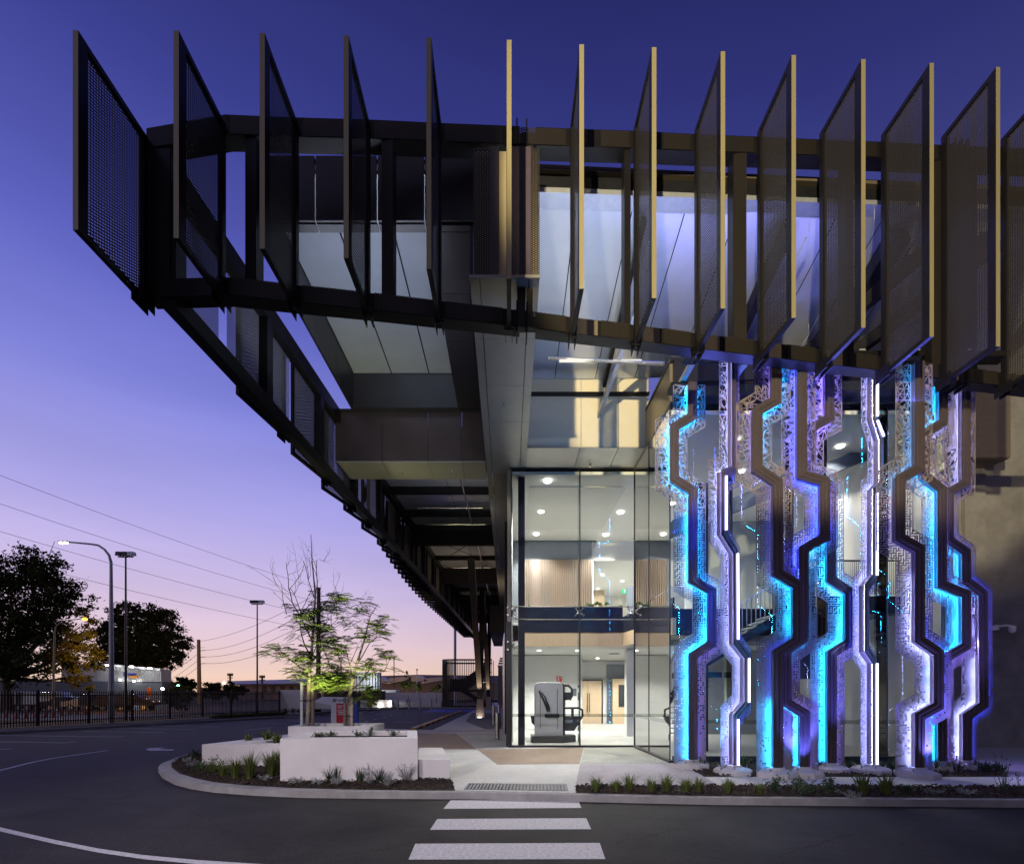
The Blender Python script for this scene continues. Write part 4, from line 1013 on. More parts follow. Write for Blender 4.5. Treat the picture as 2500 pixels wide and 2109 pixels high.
def sculpture(pl, yf, rot, wl_, wr_, cl, cr, label, seed, tube=False, sc_x=1.0, top=None):
    Y0 = CH*F/(yf-HY)-.15
    ax = pl[-1][0]
    X0 = (ax-VX)*Y0/F
    t = thing('light_sculpture', (X0, Y0, 0), label, 'sculpture', 'zigzag light sculptures in the mulch bed')
    line_ = [((x-ax)/sc_x*Y0/F, CH-(y-HY)*Y0/F) for x, y in pl]
    line_[-1] = (line_[-1][0], .12)
    line_[0] = (line_[0][0], min(line_[0][1]+.5, 9.05))
    rnd = random.Random(seed)
    hw = .080
    L, Rr = offset(line_, hw), offset(line_, -hw)
    # after the call: offset>0 may be left or right; order them
    if L[0][0] > Rr[0][0]: L, Rr = Rr, L; sg = -1
    else: sg = 1
    q = MB(); ribbon(q, L, Rr, -.085, .05); p = sub(q, 'post', M['post'], t)
    A, B = offset(line_, sg*.05), offset(line_, sg*.005)
    q = MB(); ribbon(q, A, B, -.105, -.085); sub(q, 'post_rib', M['post'], p)
    A, B = offset(line_, -sg*.03), offset(line_, -sg*.055)
    q = MB(); ribbon(q, A, B, -.098, -.085); sub(q, 'post_rib', M['post'], p)
    for side, w, c in ((1, wl_, cl), (-1, wr_, cr)):
        if w:
            A = offset(line_, sg*side*(hw+.004)); B = offset(line_, sg*side*(hw+w+.028))
            A[0] = (A[0][0], line_[0][1]); B[0] = (B[0][0], line_[0][1])
            B[-1] = (B[-1][0], .10)
            mb = plate_mesh(A, B, .040, 6.1+rnd.uniform(-.15,.15), 3.45, rnd)
            sub(mb, 'perforated_plate', M['plate'], t, fix=False)
        if c:
            A = offset(line_, sg*side*(hw+.001)); B = offset(line_, sg*side*(hw+.026)); q = MB(); ribbon(q, A, B, -.084, -.075); sub(q, 'light_cover', M['post'], p)
            segs = c if isinstance(c, list) else [(99, -1, *c)]
            for z1, z0, cc, s in segs:
                A = offset(line_, sg*side*(hw+.004)); B = offset(line_, sg*side*(hw+.017)); q = MB()
                for i in range(len(A)-1):
                    zz = [A[i][1], A[i+1][1]]; hi, lo = max(zz), min(zz)
                    if hi <= z0 or lo >= z1 or hi-lo < 1e-4: continue
                    h2, l2 = min(z1, hi), max(z0, lo)
                    def at(X, z):
                        tt = (z-A[i][1])/(A[i+1][1]-A[i][1]); return (X[i][0]+(X[i+1][0]-X[i][0])*tt, -.071, X[i][1]+(X[i+1][1]-X[i][1])*tt)
                    q.poly([at(A,l2), at(B,l2), at(B,h2), at(A,h2)])
                if q.v: sub(q, 'light_strip', led(cc, round(s*(30.0 if cc == WH else 66.0),2)), t, fix=False)
    if tube:
        for i, (a, b) in enumerate(zip(line_, line_[1:])):
            if i not in tube: continue
            q = MB(); a = Vector((a[0]-.0, -.13, a[1]-.05)); b = Vector((b[0]-.0, -.13, b[1]+.05)); q.tube([a, b], .022, 8)
            sub(q, 'light_tube', led((.50,.52,1.0), 6), t)
    q = MB(); q.lathe((0,0,-.02), [(.40,0),(.40,.12),(.34,.15),(.17,.19)], 8); q.lathe((0,0,.15), [(.2,0),(.17,.06)], 8); sub(q, 'footing', M['foot'], t)
    for a in (40, 130, 220, 310):
        q = MB(); c = Vector((.28*math.cos(R(a)), .28*math.sin(R(a)), .13)); q.tube([c, c+Vector((0,0,.07))], .015, 6); sub(q, 'anchor_bolt', M['chrome'], t)
    if rot: t.rotation_euler = (0, 0, R(rot))
    return t
S = 1.0
sculpture([(1688,918),(1688,1020),(1644,1047),(1644,1172),(1689,1200),(1689,1417),(1735,1444),(1735,1572),(1690,1600),(1690,1864)], 1872, 0, .31, .235,
          [(99,7.0,CY,7),(7.0,3.4,CY,5),(3.4,-1,CY,8)], [(99,7.2,CY,5),(7.2,3.9,CY,6),(3.9,-1,VI,1.2)], 'leftmost light sculpture, its brass topped post glowing cyan on the left', 11)
sculpture([(1786,902),(1786,1152),(1762,1173),(1762,1311),(1788,1349),(1789,1567),(1815,1600),(1815,1720),(1789,1749),(1789,1865)], 1886, 33, .28, .25,
          [(99,-1,WH,6)], [(99,-1,BL,4)], 'slim angled light sculpture with a white tube, second from the left', 12, tube=(2,4,6,8), sc_x=.56)
sculpture([(1891,908),(1891,982),(1845,1008),(1845,1147),(1894,1180),(1895,1401),(1942,1430),(1943,1564),(1895,1593),(1895,1873)], 1893, 0, .29, .26,
          [(99,6.8,VI,.8),(6.8,4.2,BL,.5),(4.2,3.0,CY,5),(3.0,1.6,BL,.6),(1.6,-1,CY,8)], [(99,6.5,CY,6),(6.5,3.2,VI,.35),(3.2,-1,VI,.3)], 'dark post sculpture in front, with an unlit brown plate on its right', 13)
sculpture([(1953,918),(1953,1162),(2008,1178),(2009,1313),(1957,1344),(1957,1560),(1915,1588),(1915,1715),(1960,1742),(1960,1868)], 1891, 0, .27, .25,
          [(99,4.0,BL,5),(4.0,-1,CY,5)], [(99,5.0,BL,4),(5.0,2.4,CY,5),(2.4,-1,VI,1.2)], 'deep blue post sculpture directly right of the brown plated one', 14)
sculpture([(2020,928),(2020,1025),(1975,1050),(1975,1160),(2024,1190),(2025,1416),(2069,1446),(2069,1568),(2026,1595),(2026,1868)], 1881, 0, .31, .25,
          [(99,6.6,VI,5),(6.6,-1,CY,7)], [(99,6.8,VI,6),(6.8,3.3,CY,5),(3.3,-1,VI,1.5)], 'tall light sculpture left of centre glass with a bright cyan left plate', 15)
sculpture([(2126,945),(2126,1027),(2142,1066),(2142,1180),(2126,1203),(2125,1412),(2106,1440),(2106,1588),(2125,1614),(2125,1866)], 1884, 32, .26, .24,
          [(99,-1,WH,6)], [(99,-1,BL,4)], 'slim angled light sculpture with a white tube at the middle of the wide glass', 16, tube=(0,1,4,8), sc_x=.47)
sculpture([(2238,945),(2238,1145),(2191,1172),(2191,1315),(2239,1342),(2238,1562),(2284,1594),(2284,1722),(2238,1748),(2238,1870)], 1893, 0, .31, .26,
          [(99,6.0,CY,1.2),(6.0,4.3,VI,.4),(4.3,-1,WH,7)], [(99,3.9,VI,.5),(3.9,-1,BL,3)], 'front light sculpture with grey brass post and white glowing lower left plate', 17)
sculpture([(2296,955),(2296,1035),(2252,1062),(2252,1165),(2293,1198),(2293,1428),(2352,1452),(2352,1577),(2294,1612),(2294,1868)], 1876, 0, .27, .25,
          [(99,7,CY,7),(7,4.8,CY,6),(4.8,-1,CY,7)], [(99,6.6,WH,5),(6.6,-1,VI,2.2)], 'dark blue post sculpture whose wide bulge frames a cyan plate', 18)
sculpture([(2351,960),(2351,1180),(2310,1205),(2310,1320),(2352,1350),(2352,1420),(2392,1450),(2394,1720),(2354,1748),(2354,1866)], 1874, 0, .30, .22,
          [(99,6.2,WH,6),(6.2,4,CY,5),(4,-1,WH,8)], [(99,6.0,BL,1.5),(6.0,-1,BL,3)], 'rightmost light sculpture, nearest the concrete wall', 19)
# head plates joining the tops to the soffit
hp = thing('head_frame', (7.5, 11.2, 9.0), 'blue lit steel frame holding the tops of the light sculptures', 'frame')
q = MB(); q.beam((3.9,11.9,9.12),(11.0,11.5,9.12),.35,.12); q.beam((3.9,10.9,9.2),(11.0,10.9,9.2),.3,.12); q.build('rail', M['steel'], hp)
for x in (4.2,5.4,6.6,7.8,9.0,10.2): 
    q = MB(); q.beam((x,10.8,9.28),(x,12.4,9.28),.12,.1); q.build('cross_arm', M['galv'], hp)
# blue spot fills added in the bed to tint plates and posts
for x, c, e in ((4.7,(.15,.4,1),22),(6.2,(.12,.14,1),30),(7.4,(.12,.14,1),30),(8.9,(.2,.2,1),30),(10.0,(.25,.22,1),34)):
    light('blue_fill', 'SPOT', (x, 10.1, .12), (x, 10.9, 7), e*24, c, size=.06, angle=75)
light('blue_top_fill', 'AREA', (6.8, 10.6, 7.9), (6.6, 9.3, 9.6), 150, (.14,.16,1.0), size=5.5, size_y=.3)  # added fill, tints the chord underside and fin bottoms blue
light('violet_fill', 'SPOT', (10.4, 12.0, 3.0), (11.6, 9.6, 0), 300, (.35,.3,1), size=.1, angle=110)  # violet fill added for the paving beside the sculptures
# ================================================================ BACKGROUND
# palisade fence
fn = thing('palisade_fence', (G(0,1778).x, G(0,1778).y, RZ), 'long black picket fence along the left side of the car park', 'fence')
A0, A1 = G(-60,1780), G(687,1740); D_ = (A1-A0); Lf = D_.length; dv = D_/Lf
def seg_z(p): return 0.0
pk = MB(); pk.box(-.022,.022,-.014,.014,.0,1.80); pk.add([(-.022,-.014,1.80),(.022,-.014,1.80),(.022,.014,1.80),(-.022,.014,1.80),(0,0,1.87)], [(0,1,4),(1,2,4),(2,3,4),(3,0,4)])
proto = sub(pk, 'picket', M['black'], fn); proto.location = A0-wl(fn)
ang = math.atan2(dv.y, dv.x); proto.rotation_euler = (0,0,ang)
n = int(Lf/.118)
for k in range(1, min(n, 290)):
    c = proto.copy(); col.objects.link(c); c.parent = fn; c.location = A0+dv*(k*.118)-wl(fn)
for z in (.22, 1.62):
    q = MB(); q.beam(A0+Vector((0,.04,z)), A1+Vector((0,.04,z)), .04, .05); q.build('rail', M['black'], fn)
k = 0
while k*2.36 < Lf:
    p = A0+dv*(k*2.36); q = MB(); q.box(p.x-.055,p.x+.055,p.y-.0,p.y+.11,0,1.9); q.build('post', M['black'], fn); k += 1
# white wall blocks, far
ww = thing('white_wall', P(708,1740,41.8), 'white rendered wall block at the end of the picket fence', 'wall')
a = G(683,1740); b = G(735,1738)
q = MB(); q.box(a.x, a.x+1.9, a.y, a.y+.35, 0, 1.95); q.build('wall_block', M['render'], ww)
w2 = thing('white_wall', (-14,59,0), 'long low white wall beyond the far bollards', 'wall')
x0, x1 = (900-VX)*62/F, (1085-VX)*62/F
q = MB(); q.box(x0, x1, 62, 62.3, 0, CH+(HY-1690)*62/F+0.0); q.build('wall_block', M['render'], w2)
q = MB(); q.box((740-VX)*52/F, (905-VX)*52/F, 58, 58.3, 0, 1.9); q.build('wall_block', M['darkpanel'], w2)
for k, (xa, xb, y, z) in enumerate(((880,956,56.5,.85),(958,990,58.5,.8),(975,1078,57.5,.62))):
    t = thing('low_planter', P((xa+xb)/2, 1727, y), ['low white planter left of the far bollards, lit by two ground lights','small white planter behind the first far bollard','long low white planter behind the far bollards'][k], 'planter')
    q = MB(); q.box((xa-VX)*y/F, (xb-VX)*y/F, y, y+1.2, 0, z); q.build('planter_wall', M['render'], t)
for k, x in enumerate((971,999,1025,1053)):
    c = G(x, 1730.5); t = thing('bollard', c, 'grey post, %s of four before the far white wall' % ['leftmost','second from the left','third from the left','rightmost'][k], 'bollard', 'row of four far bollards')
    q = MB(); q.lathe(c, [(.09,0),(.09,.98),(.05,1.02)], 10); q.build('post', M['galv'], t)
# spiral stair enclosure
sx0, sx1, sy = (1078-VX)*57/F, (1172-VX)*57/F, 57.0
ht = CH+(HY-1610)*57/F
tw = thing('stair_tower', (sx0+2, sy, 0), 'round cornered stair enclosure of dark upright blades at the end of the canopy', 'stairs')
pts = []
for k in range(9): a = R(180+90*k/8); pts.append((sx0+1.2+1.2*math.cos(a), sy+1.2+1.2*math.sin(a)))
x = sx0+1.2
while x < sx1+1.5: x += .21; pts.append((x, sy))
for k in range(9): pts.append((sx0, sy+1.3+k*.25))
for i, (x, y) in enumerate(pts):
    q = MB(); q.box(x-.035,x+.035,y-.08,y+.08,.15,ht-.1); q.build('blade', M['black'], tw)
    if i < 24 and i % 1 == 0 and i < 9: q = MB(); q.box(x-.09,x+.09,y+.1,y+.14,.15,ht-.1); q.build('infill', M['brownpanel'], tw)
for z in (.12, ht-.42, ht):
    q = MB(); q.tube([(x,y,z) for x, y in pts[:9]]+[(sx1+1.4, sy, z)], .1, 6); q.build('ring_beam', M['black'], tw)
q = MB(); q.box(sx0+.8, sx1+.5, 57.4, 59, 1.0+.8, 2.05); q.beam((sx0+2.4,57.5,2.0),(sx1+.9,57.5,.1),.3,.5); q.beam((sx0+2.0,57.9,2.1),(sx1+.9,57.9,4.6),.3,1.3); q.box(sx0+.9,sx0+2.8,57.4,59,2.0,3.3); q.build('stair_flight', M['black'], tw)
# tall grey pole behind the stair tower
def pole(name, x, yb_, yt, Y, r, m, label, cat='pole', r2=None):
    b = P(x, yb_, Y); tp = P(x, yt, Y); b.z = min(b.z, 0)
    t = thing(name, b, label, cat); q = MB(); q.tube([b, tp], [r, r2 or r], 10); q.build('shaft', m, t); return t, b, tp
pole('tall_pole', 1111, 1728, 1500, 64, .18, M['galv'], 'thick grey pole rising behind the round cornered stair enclosure')
t, b, tp = pole('light_pole', 962, 1722, 1606, 70, .06, M['black'], 'thin dark pole between the two far trees right of the sign')
q = MB(); q.lathe(tp, [(.1,-.1),(.14,0),(.05,.12)], 8); q.build('head', M['black'], t)
t, b, tp = pole('light_pole', 1018, 1722, 1634, 75, .06, M['white'], 'thin white pole in front of the zigzag roofed sheds')
q = MB(); q.lathe(tp, [(.1,-.1),(.2,0),(.05,.12)], 8); q.build('head', M['white'], t)
# curved street light
b = G(270,1765,RZ); Y = b.y
t = thing('street_light', b, 'tall grey street light with a long curved arm and a bright white lamp', 'street light')
arm = [P(272,1345,Y),P(266,1345,Y)]
arm = [b, P(272,1600,Y), P(271,1372,Y), P(266,1355,Y), P(255,1341,Y), P(240,1331,Y), P(222,1328,Y), P(168,1323,Y)]
q = MB(); q.tube(arm, [.17,.13,.085,.075,.065,.06,.055,.045], 10); q.build('pole', M['galv'], t)
h = P(158,1323,Y); q = MB(); q.box(h.x-.32,h.x+.22,h.y-.12,h.y+.12,h.z-.03,h.z+.06); q.build('lamp_head', M['galv'], t, bevel=.02)
q = MB(); q.box(h.x-.28,h.x+.1,h.y-.1,h.y+.1,h.z-.07,h.z-.03); q.build('lens', emit('street_lens',(1,.95,.75),60), t)
light('street_lamp_light', 'SPOT', (h.x,h.y,h.z-.12), (h.x,h.y,0), 500, (1,.95,.8), size=.1, angle=140)
# black flood light masts
def mast(px, yb_, yt, label, r=.085):
    b = G(px, yb_, RZ); Y = b.y; tp = P(px, yt, Y)
    t = thing('floodlight_mast', b, label, 'floodlight', 'black floodlight masts by the fence')
    q = MB(); q.tube([b, tp], [r, r*.6], 8); q.build('mast', M['black'], t)
    q = MB(); q.box(tp.x-.5,tp.x+.5,Y-.04,Y+.04,tp.z-.02,tp.z+.06); q.build('cross_arm', M['black'], t)
    for sx in (-.38,.0,.42):
        q = MB(); q.hexa([(tp.x+sx-.16,Y-.25,tp.z+.05),(tp.x+sx+.16,Y-.25,tp.z+.05),(tp.x+sx+.16,Y+.2,tp.z+.12),(tp.x+sx-.16,Y+.2,tp.z+.12)], [(tp.x+sx-.16,Y-.2,tp.z+.33),(tp.x+sx+.16,Y-.2,tp.z+.33),(tp.x+sx+.14,Y+.15,tp.z+.36),(tp.x+sx-.14,Y+.15,tp.z+.36)])
        q.build('lamp_head', M['galv'] if sx > 0 else M['black'], t)
    return t
mast(307,1758,1360,'tall black floodlight mast just right of the curved street light')
mast(628,1742,1475,'smaller black floodlight mast near the white wall block')
# sodium street light beyond the fence
Y = 38; b = P(130,1748,Y); t = thing('street_light', (b.x,b.y,RZ), 'thin street light with an orange glowing lamp in front of the big tree', 'street light')
q = MB(); q.tube([(b.x,b.y,RZ),P(131,1640,Y),P(133,1545,Y),P(136,1530,Y),P(150,1516,Y),P(200,1510,Y)], [.085,.07,.05,.045,.04,.035], 8); q.build('pole', M['finedge'], t)
h = P(207,1511,Y); q = MB(); q.lathe(h-Vector((0,0,.1)), [(.12,0),(.18,.1),(.1,.2)], 10); q.build('lens', emit('sodium_lens',(1,.36,.03),7), t)
q = MB(); q.box(h.x-.3,h.x+.2,Y-.12,Y+.12,h.z+.1,h.z+.17); q.build('lamp_head', M['black'], t)
light('sodium_light', 'SPOT', (h.x, h.y, h.z-.2), (h.x-1.8, h.y+8, h.z-2.6), 14000, (1,.42,.05), size=.15, angle=84, blend=.7)
# utility pole and wires
Y = 70; up = thing('utility_pole', P(486,1705,Y), 'wooden utility pole with three short cross arms on its right', 'utility pole')
q = MB(); b = P(487,1705,Y); b.z = 0; q.tube([b, P(485,1561,Y)], [.3,.22], 8); q.build('shaft', M['wood'], up)
for y in (1587,1603,1619): q = MB(); q.beam(P(488,y+1,Y), P(501,y,Y), .08, .08); q.build('cross_arm', M['wood'], up)
Y2 = 46; tp_ = thing('tower_pole', P(778,1735,Y2), 'tall dark wooden pole with rungs standing behind the first young tree', 'utility pole')
q = MB(); b = P(777,1735,Y2); b.z = 0; q.tube([b, P(778,1434,Y2)], [.26,.17], 8); q.build('shaft', M['wood'], tp_)
for k in range(14):
    y = 1450+k*13; q = MB(); q.tube([P(781,y,Y2), P(785.5,y-1,Y2)], .03, 5); q.build('insulator', M['black'], tp_)
for y in (1446,1472,1502,1530): q = MB(); q.beam(P(752,y-4,Y2), P(780,y,Y2), .07, .07); q.build('cross_arm', M['black'], tp_)
def wire(a, b, sag, r=.018, n=12):
    q = MB(); q.tube([a.lerp(b, k/n)-Vector((0,0,4*sag*(k/n)*(1-k/n))) for k in range(n+1)], r, 4)
    return q
wg = thing('overhead_line', P(700,1440,Y2), 'bundle of thin overhead wires crossing the sky from the left edge', 'power line')
for (ax_, ay, bx, by) in ((-60,1137,778,1436),(-60,1209,775,1469),(-60,1279,760,1500),(-60,1346,778,1540)):
    q = wire(P(ax_,ay,30), P(bx,by,Y2), .25, .013); q.build('wire', M['black'], wg)
for (ay, by, sg) in ((1565,1446,.8),(1587,1472,1.0),(1603,1502,1.0),(1619,1530,1.0)):
    q = wire(P(500 if ay > 1570 else 487,ay,Y), P(778,by,Y2), sg, .022); q.build('wire', M['black'], wg)
    q = wire(P(487,ay+6,Y), P(330,ay+95,120), .8, .03); q.build('wire', M['black'], wg)
for k, (x, y0, y1) in enumerate(((562,1700,1643),(640,1700,1648))):
    Yq = 110; t = thing('utility_pole', P(x,1705,Yq), ['far pole with a double cross arm of insulators, left of the small floodlight mast','far pole with cross arms right of the small floodlight mast'][k], 'utility pole')
    q = MB(); q.tube([P(x,1705,Yq), P(x,y0-5,Yq), P(x,y1,Yq)], .2, 6); q.build('shaft', M['wood'], t)
    q = MB(); q.beam(P(x-6,y1+6,Yq), P(x+6,y1+6,Yq), .15,.15); q.beam(P(x-7,y1+11,Yq), P(x+7,y1+11,Yq), .15,.15)
    for dx in (-6,-3,3,6): q.tube([P(x+dx,y1+6,Yq), P(x+dx,y1,Yq)], .12, 5)
    q.build('cross_arm', M['wood'], t)
# grey warehouse left
Yw = 78
wh = thing('warehouse', P(320,1700,Yw), 'grey corrugated warehouse with floodlit upper band behind the fence', 'building')
def pq(x, y, Y=Yw): return P(x, y, Y)
q = MB(); q.extr([pq(-60,1660),pq(395,1664),pq(395,1712),pq(-60,1712)], (0,3,0)); q.build('lower_wall', M['greyp'], wh)
for k in range(38):
    xa = 236+k*4.15; xb = xa+3.6; t0 = 1621+(xa-236)*.09
    q = MB(); q.extr([pq(xa,t0),pq(xb,t0+.3),pq(xb,1662+(xb-236)*.03),pq(xa,1662+(xa-236)*.03)], (0,.3,0)); q.build('cladding_sheet', M['cgrey'], wh)
q = MB(); q.extr([pq(150,1622,Yw+.4),pq(236,1619,Yw+.4),pq(393,1633,Yw+.4),pq(393,1668,Yw+.4),pq(150,1664,Yw+.4)], (0,2.4,0)); q.build('upper_wall', M['cgrey'], wh)
q = MB(); q.beam(pq(236,1620.5,Yw-.2), pq(393,1634.5,Yw-.2), .4, .35); q.build('fascia', M['galv'], wh)
rnd = random.Random(3)   # unreadable coloured lettering of the far sign
for k in range(8):
    x = 313+k*2.4; q = MB(); q.extr([pq(x,1643+rnd.uniform(-.6,.6),Yw-.3),pq(x+1.7,1643,Yw-.3),pq(x+1.6,1647,Yw-.3),pq(x+.2,1647.4,Yw-.3)], (0,.1,0)); q.build('sign_letter', M['blue'], wh)
for k in range(9):
    x = 314+k*2.5; q = MB(); q.extr([pq(x,1649+rnd.uniform(-.6,.6),Yw-.3),pq(x+1.8,1649.5,Yw-.3),pq(x+1.7,1654,Yw-.3),pq(x+.2,1654.3,Yw-.3)], (0,.1,0)); q.build('sign_letter', mat('sign_orange',(.6,.22,.03),.5) if k == 0 else bpy.data.materials['sign_orange'], wh)
q = MB(); q.extr([pq(301,1640,Yw-.3),pq(306,1638,Yw-.3),pq(311,1646,Yw-.3),pq(307,1655,Yw-.3),pq(301,1650,Yw-.3)], (0,.1,0)); q.build('sign_emblem', M['blue'], wh)
for x, y in ((262,1624),(321,1627),(366,1631)):
    p = pq(x, y, Yw-1.6); q = MB(); q.box(p.x-.22,p.x+.22,p.y-.15,p.y+.15,p.z-.1,p.z+.1); q.build('floodlight', M['lampw'], wh)
    light('facade_flood', 'SPOT', (p.x, p.y-.6, p.z+.3), (p.x, Yw, p.z-3), 130, (.85,.95,1), size=.2, angle=110)
for x, y in ((327,1664),(293,1661)):
    p = pq(x, y, Yw-.6); q = MB(); q.lathe(p, [(.12,0),(.16,.12),(.1,.24)], 8); q.build('floodlight', M['lampw'], wh)
light('yard_lamp', 'POINT', pq(330,1672,Yw-9), None, 350, (.85,.93,1), size=.3)
# long roofs right of the warehouse
lb = thing('long_shed', P(650,1700,120), 'long pale shed with a purple grey roof on the horizon behind the white wall', 'building')
q = MB(); q.extr([P(585,1672,120),P(905,1668,120),P(905,1708,120),P(585,1708,120)], (0,30,0)); q.build('wall', M['pinkw'], lb)
q = MB(); q.hexa([P(580,1672.5,118),P(905,1668.5,118),P(905,1665,118),P(580,1669,118)],[P(560,1672.5,150),P(905,1668.5,150),P(905,1652,150),P(560,1662,150)]); q.build('roof', M['roofp'], lb)
for k in range(9):
    x = 640+k*22; q = MB(); q.extr([P(x,1674,119.8),P(x+10,1674,119.8),P(x+10,1690,119.8),P(x,1690,119.8)], (0,.1,0)); q.build('window', M['greyp'], lb)
zz = thing('zigzag_shed', P(1010,1700,95), 'tan sheds with a zigzag saw roof behind the far white wall', 'building')
Yz = 95
prof = [(900,1660),(948,1666),(985,1658.5),(1018,1660),(1033,1665.5),(1078,1658),(1150,1668),(1230,1660)]
q = MB(); q.extr([P(x,y+3,Yz) for x, y in prof]+[P(1230,1705,Yz),P(900,1705,Yz)], (0,20,0)); q.build('wall', M['tan'], zz)
for (a, b) in zip(prof, prof[1:]): q = MB(); q.beam(P(a[0],a[1]+2,Yz-.4), P(b[0],b[1]+2,Yz-.4), .3, .16); q.build('gutter', M['galv'], zz)
for (a, b, c_) in (((925,1651),(948,1664),(900,1651)),((1020,1648),(1045,1662),(950,1655)),((1100,1650),(1140,1663),(1035,1656))):
    q = MB(); q.extr([P(c_[0],c_[1],Yz+6),P(a[0],a[1],Yz+6),P(b[0],b[1],Yz+6),P(c_[0],b[1]+2,Yz+6)], (0,6,0)); q.build('roof_gable', M['cgrey'], zz)
q = MB(); q.extr([P(905,1650,Yz+14),P(1020,1646.5,Yz+14),P(1230,1649,Yz+14),P(1230,1662,Yz+14),P(905,1662,Yz+14)], (0,10,0)); q.build('roof', M['roofp'], zz)
wtk = thing('white_truck', P(955,1690,64.5), 'roof of a white vehicle showing over the far white wall', 'vehicle')
q = MB(); q.box((928-VX)*66/F,(968-VX)*66/F,66,68,1.6,2.05); q.build('body', M['white'], wtk, bevel=.1)
# silver clad round store
rs = thing('round_store', P(885,1700,66), 'pale ribbed round building seen through the second young tree', 'building')
for k in range(16):
    a = R(-160+k*10); c = Vector(((888-VX)*68/F+2.4*math.cos(a), 68+2.4*math.sin(a), 0))
    q = MB(); q.box(c.x-.16,c.x+.16,c.y-.16,c.y+.16,0,4.4); q.build('rib', M['cgrey'], rs)
q = MB(); q.box((790-VX)*68/F,(885-VX)*68/F,68.5,70,0,3.9); q.build('wall', M['greyp'], rs)
light('store_light', 'POINT', (rs.location.x+.9, 63.5, 3.2), None, 260, (.9,.95,1), size=.2)

# ---- car builder
def car(loc, rot, paint, label, L=4.6, H=1.45, W=1.8, kind='sedan', cat='car', group=None):
    t = thing('parked_car', (0,0,0), label, cat, group)
    gl = M['black']
    if kind == 'sedan': prof = [(-.5,.32),(-.5,.62),(-.47,.68),(-.33,.72),(-.22,.98),(-.12,1.0),(.10,.99),(.24,.74),(.46,.62),(.5,.5),(.5,.30)]
    elif kind == 'suv': prof = [(-.5,.34),(-.5,.70),(-.46,.96),(-.42,1.0),(.08,1.0),(.22,.72),(.46,.62),(.5,.5),(.5,.32)]
    else: prof = [(-.5,.36),(-.5,.98),(-.47,1.0),(.28,1.0),(.40,.68),(.5,.58),(.5,.34)]
    q = MB(); n = len(prof); rows = []
    for s, k in ((-1,1),(-.86,1.0),(.86,1.0),(1,1)):
        rows.append([Vector((x*L, s*W/2*(.86 if z > .74 else 1)*(1 if abs(s) == 1 else .9), z*H*(1 if abs(s) < 1 else .985))) for x, z in prof])
    vs = [v for r in rows for v in r]; q.add(vs, [(r*n+i, r*n+(i+1)%n, (r+1)*n+(i+1)%n, (r+1)*n+i) for r in range(3) for i in range(n)]+[tuple(range(n)), tuple(reversed(range(3*n, 4*n)))])
    sub(q, 'body', paint, t)
    x0, x1 = (-.30,.20) if kind == 'sedan' else ((-.44,.16) if kind == 'suv' else (.1,.36))
    for s in (-1,1):
        y = s*W/2*.865
        for a, b in ((x0, (x0+x1)/2-.01),((x0+x1)/2+.01, x1)):
            q = MB(); zt = .94; zb = .74
            q.extr([(a*L+(.05*L if a == x0 and kind == 'sedan' else 0), y, zt*H),(b*L-(.06*L if b == x1 else 0), y, zt*H),(b*L, y+s*.01, zb*H),(a*L, y+s*.01, zb*H)], (0,s*.012,0)); sub(q, 'window', gl, t)
    q = MB(); q.hexa([(.11*L,-W*.36,.97*H),(.11*L,W*.36,.97*H),(.235*L,W*.38,.745*H),(.235*L,-W*.38,.745*H)],[(.125*L,-W*.36,.98*H),(.125*L,W*.36,.98*H),(.25*L,W*.38,.755*H),(.25*L,-W*.38,.755*H)]); sub(q, 'windscreen', gl, t)
    for xx in (-.31*L,.31*L):
        for s in (-1,1):
            q = MB(); q.tube([(xx,s*(W/2-.2),.32),(xx,s*(W/2+.01),.32)], .32, 16); w = sub(q, 'wheel', M['rubber'], t)
            q = MB(); q.tube([(xx,s*(W/2+.0),.32),(xx,s*(W/2+.02),.32)], .2, 12); sub(q, 'rim', M['galv'], w)
    for s in (-1,1):
        q = MB(); q.box(.485*L,.503*L,s*W*.36-.14,s*W*.36+.14,.50*H,.58*H); sub(q, 'headlight', M['white'], t)
        q = MB(); q.box(-.503*L,-.485*L,s*W*.36-.14,s*W*.36+.14,.55*H,.64*H); sub(q, 'tail_light', M['red'], t)
    t.location = loc; t.rotation_euler = (0,0,rot); return t
wp = mat('white_car_paint', (.62,.63,.66), .25, .2, var=.02); dp = mat('dark_car_paint', (.02,.022,.03), .2, .4, var=.1); sp_ = mat('silver_car_paint', (.32,.34,.37), .25, .6, var=.05)
bp2 = mat('blue_car_paint', (.02,.04,.14), .2, .4, var=.05); pp2 = mat('pale_van_paint', (.42,.38,.32), .4, .1, var=.05)
c = P(798,1741,42.5); car((c.x, 43.2, RZ), R(178), wp, 'white sedan parked behind the sign monolith')
specs = [(20,'suv',bp2,'dark blue car at the left edge behind the fence'),(62,'van',pp2,'pale boxy van behind the fence near the left edge'),(122,'van',sp_,'silver van behind the fence by the orange lamp pole'),
         (176,'sedan',dp,'black sedan right of the silver van behind the fence'),(225,'sedan',sp_,'silver sedan left of the curved street light pole'),(268,'suv',dp,'black suv hidden by the curved street light pole'),(322,'suv',dp,'rightmost dark car of the row behind the fence')]
for px, kd, pt, lb_ in specs:
    c = P(px, 1738, 50); car((c.x, c.y, RZ), R(12), pt, lb_, kind=kd, L=4.6, H=1.9 if kd == 'van' else (1.7 if kd == 'suv' else 1.42), group='cars parked behind the fence')
for x, y in ((100,1690),(190,1690),(330,1690)):
    p = P(x, y, 58); light('yard_light', 'POINT', (p.x, p.y, 5), None, 260, (.85,.93,1), size=.2)
cone_m = mat('red_cone', (.25,.01,.01), .5); k = 0
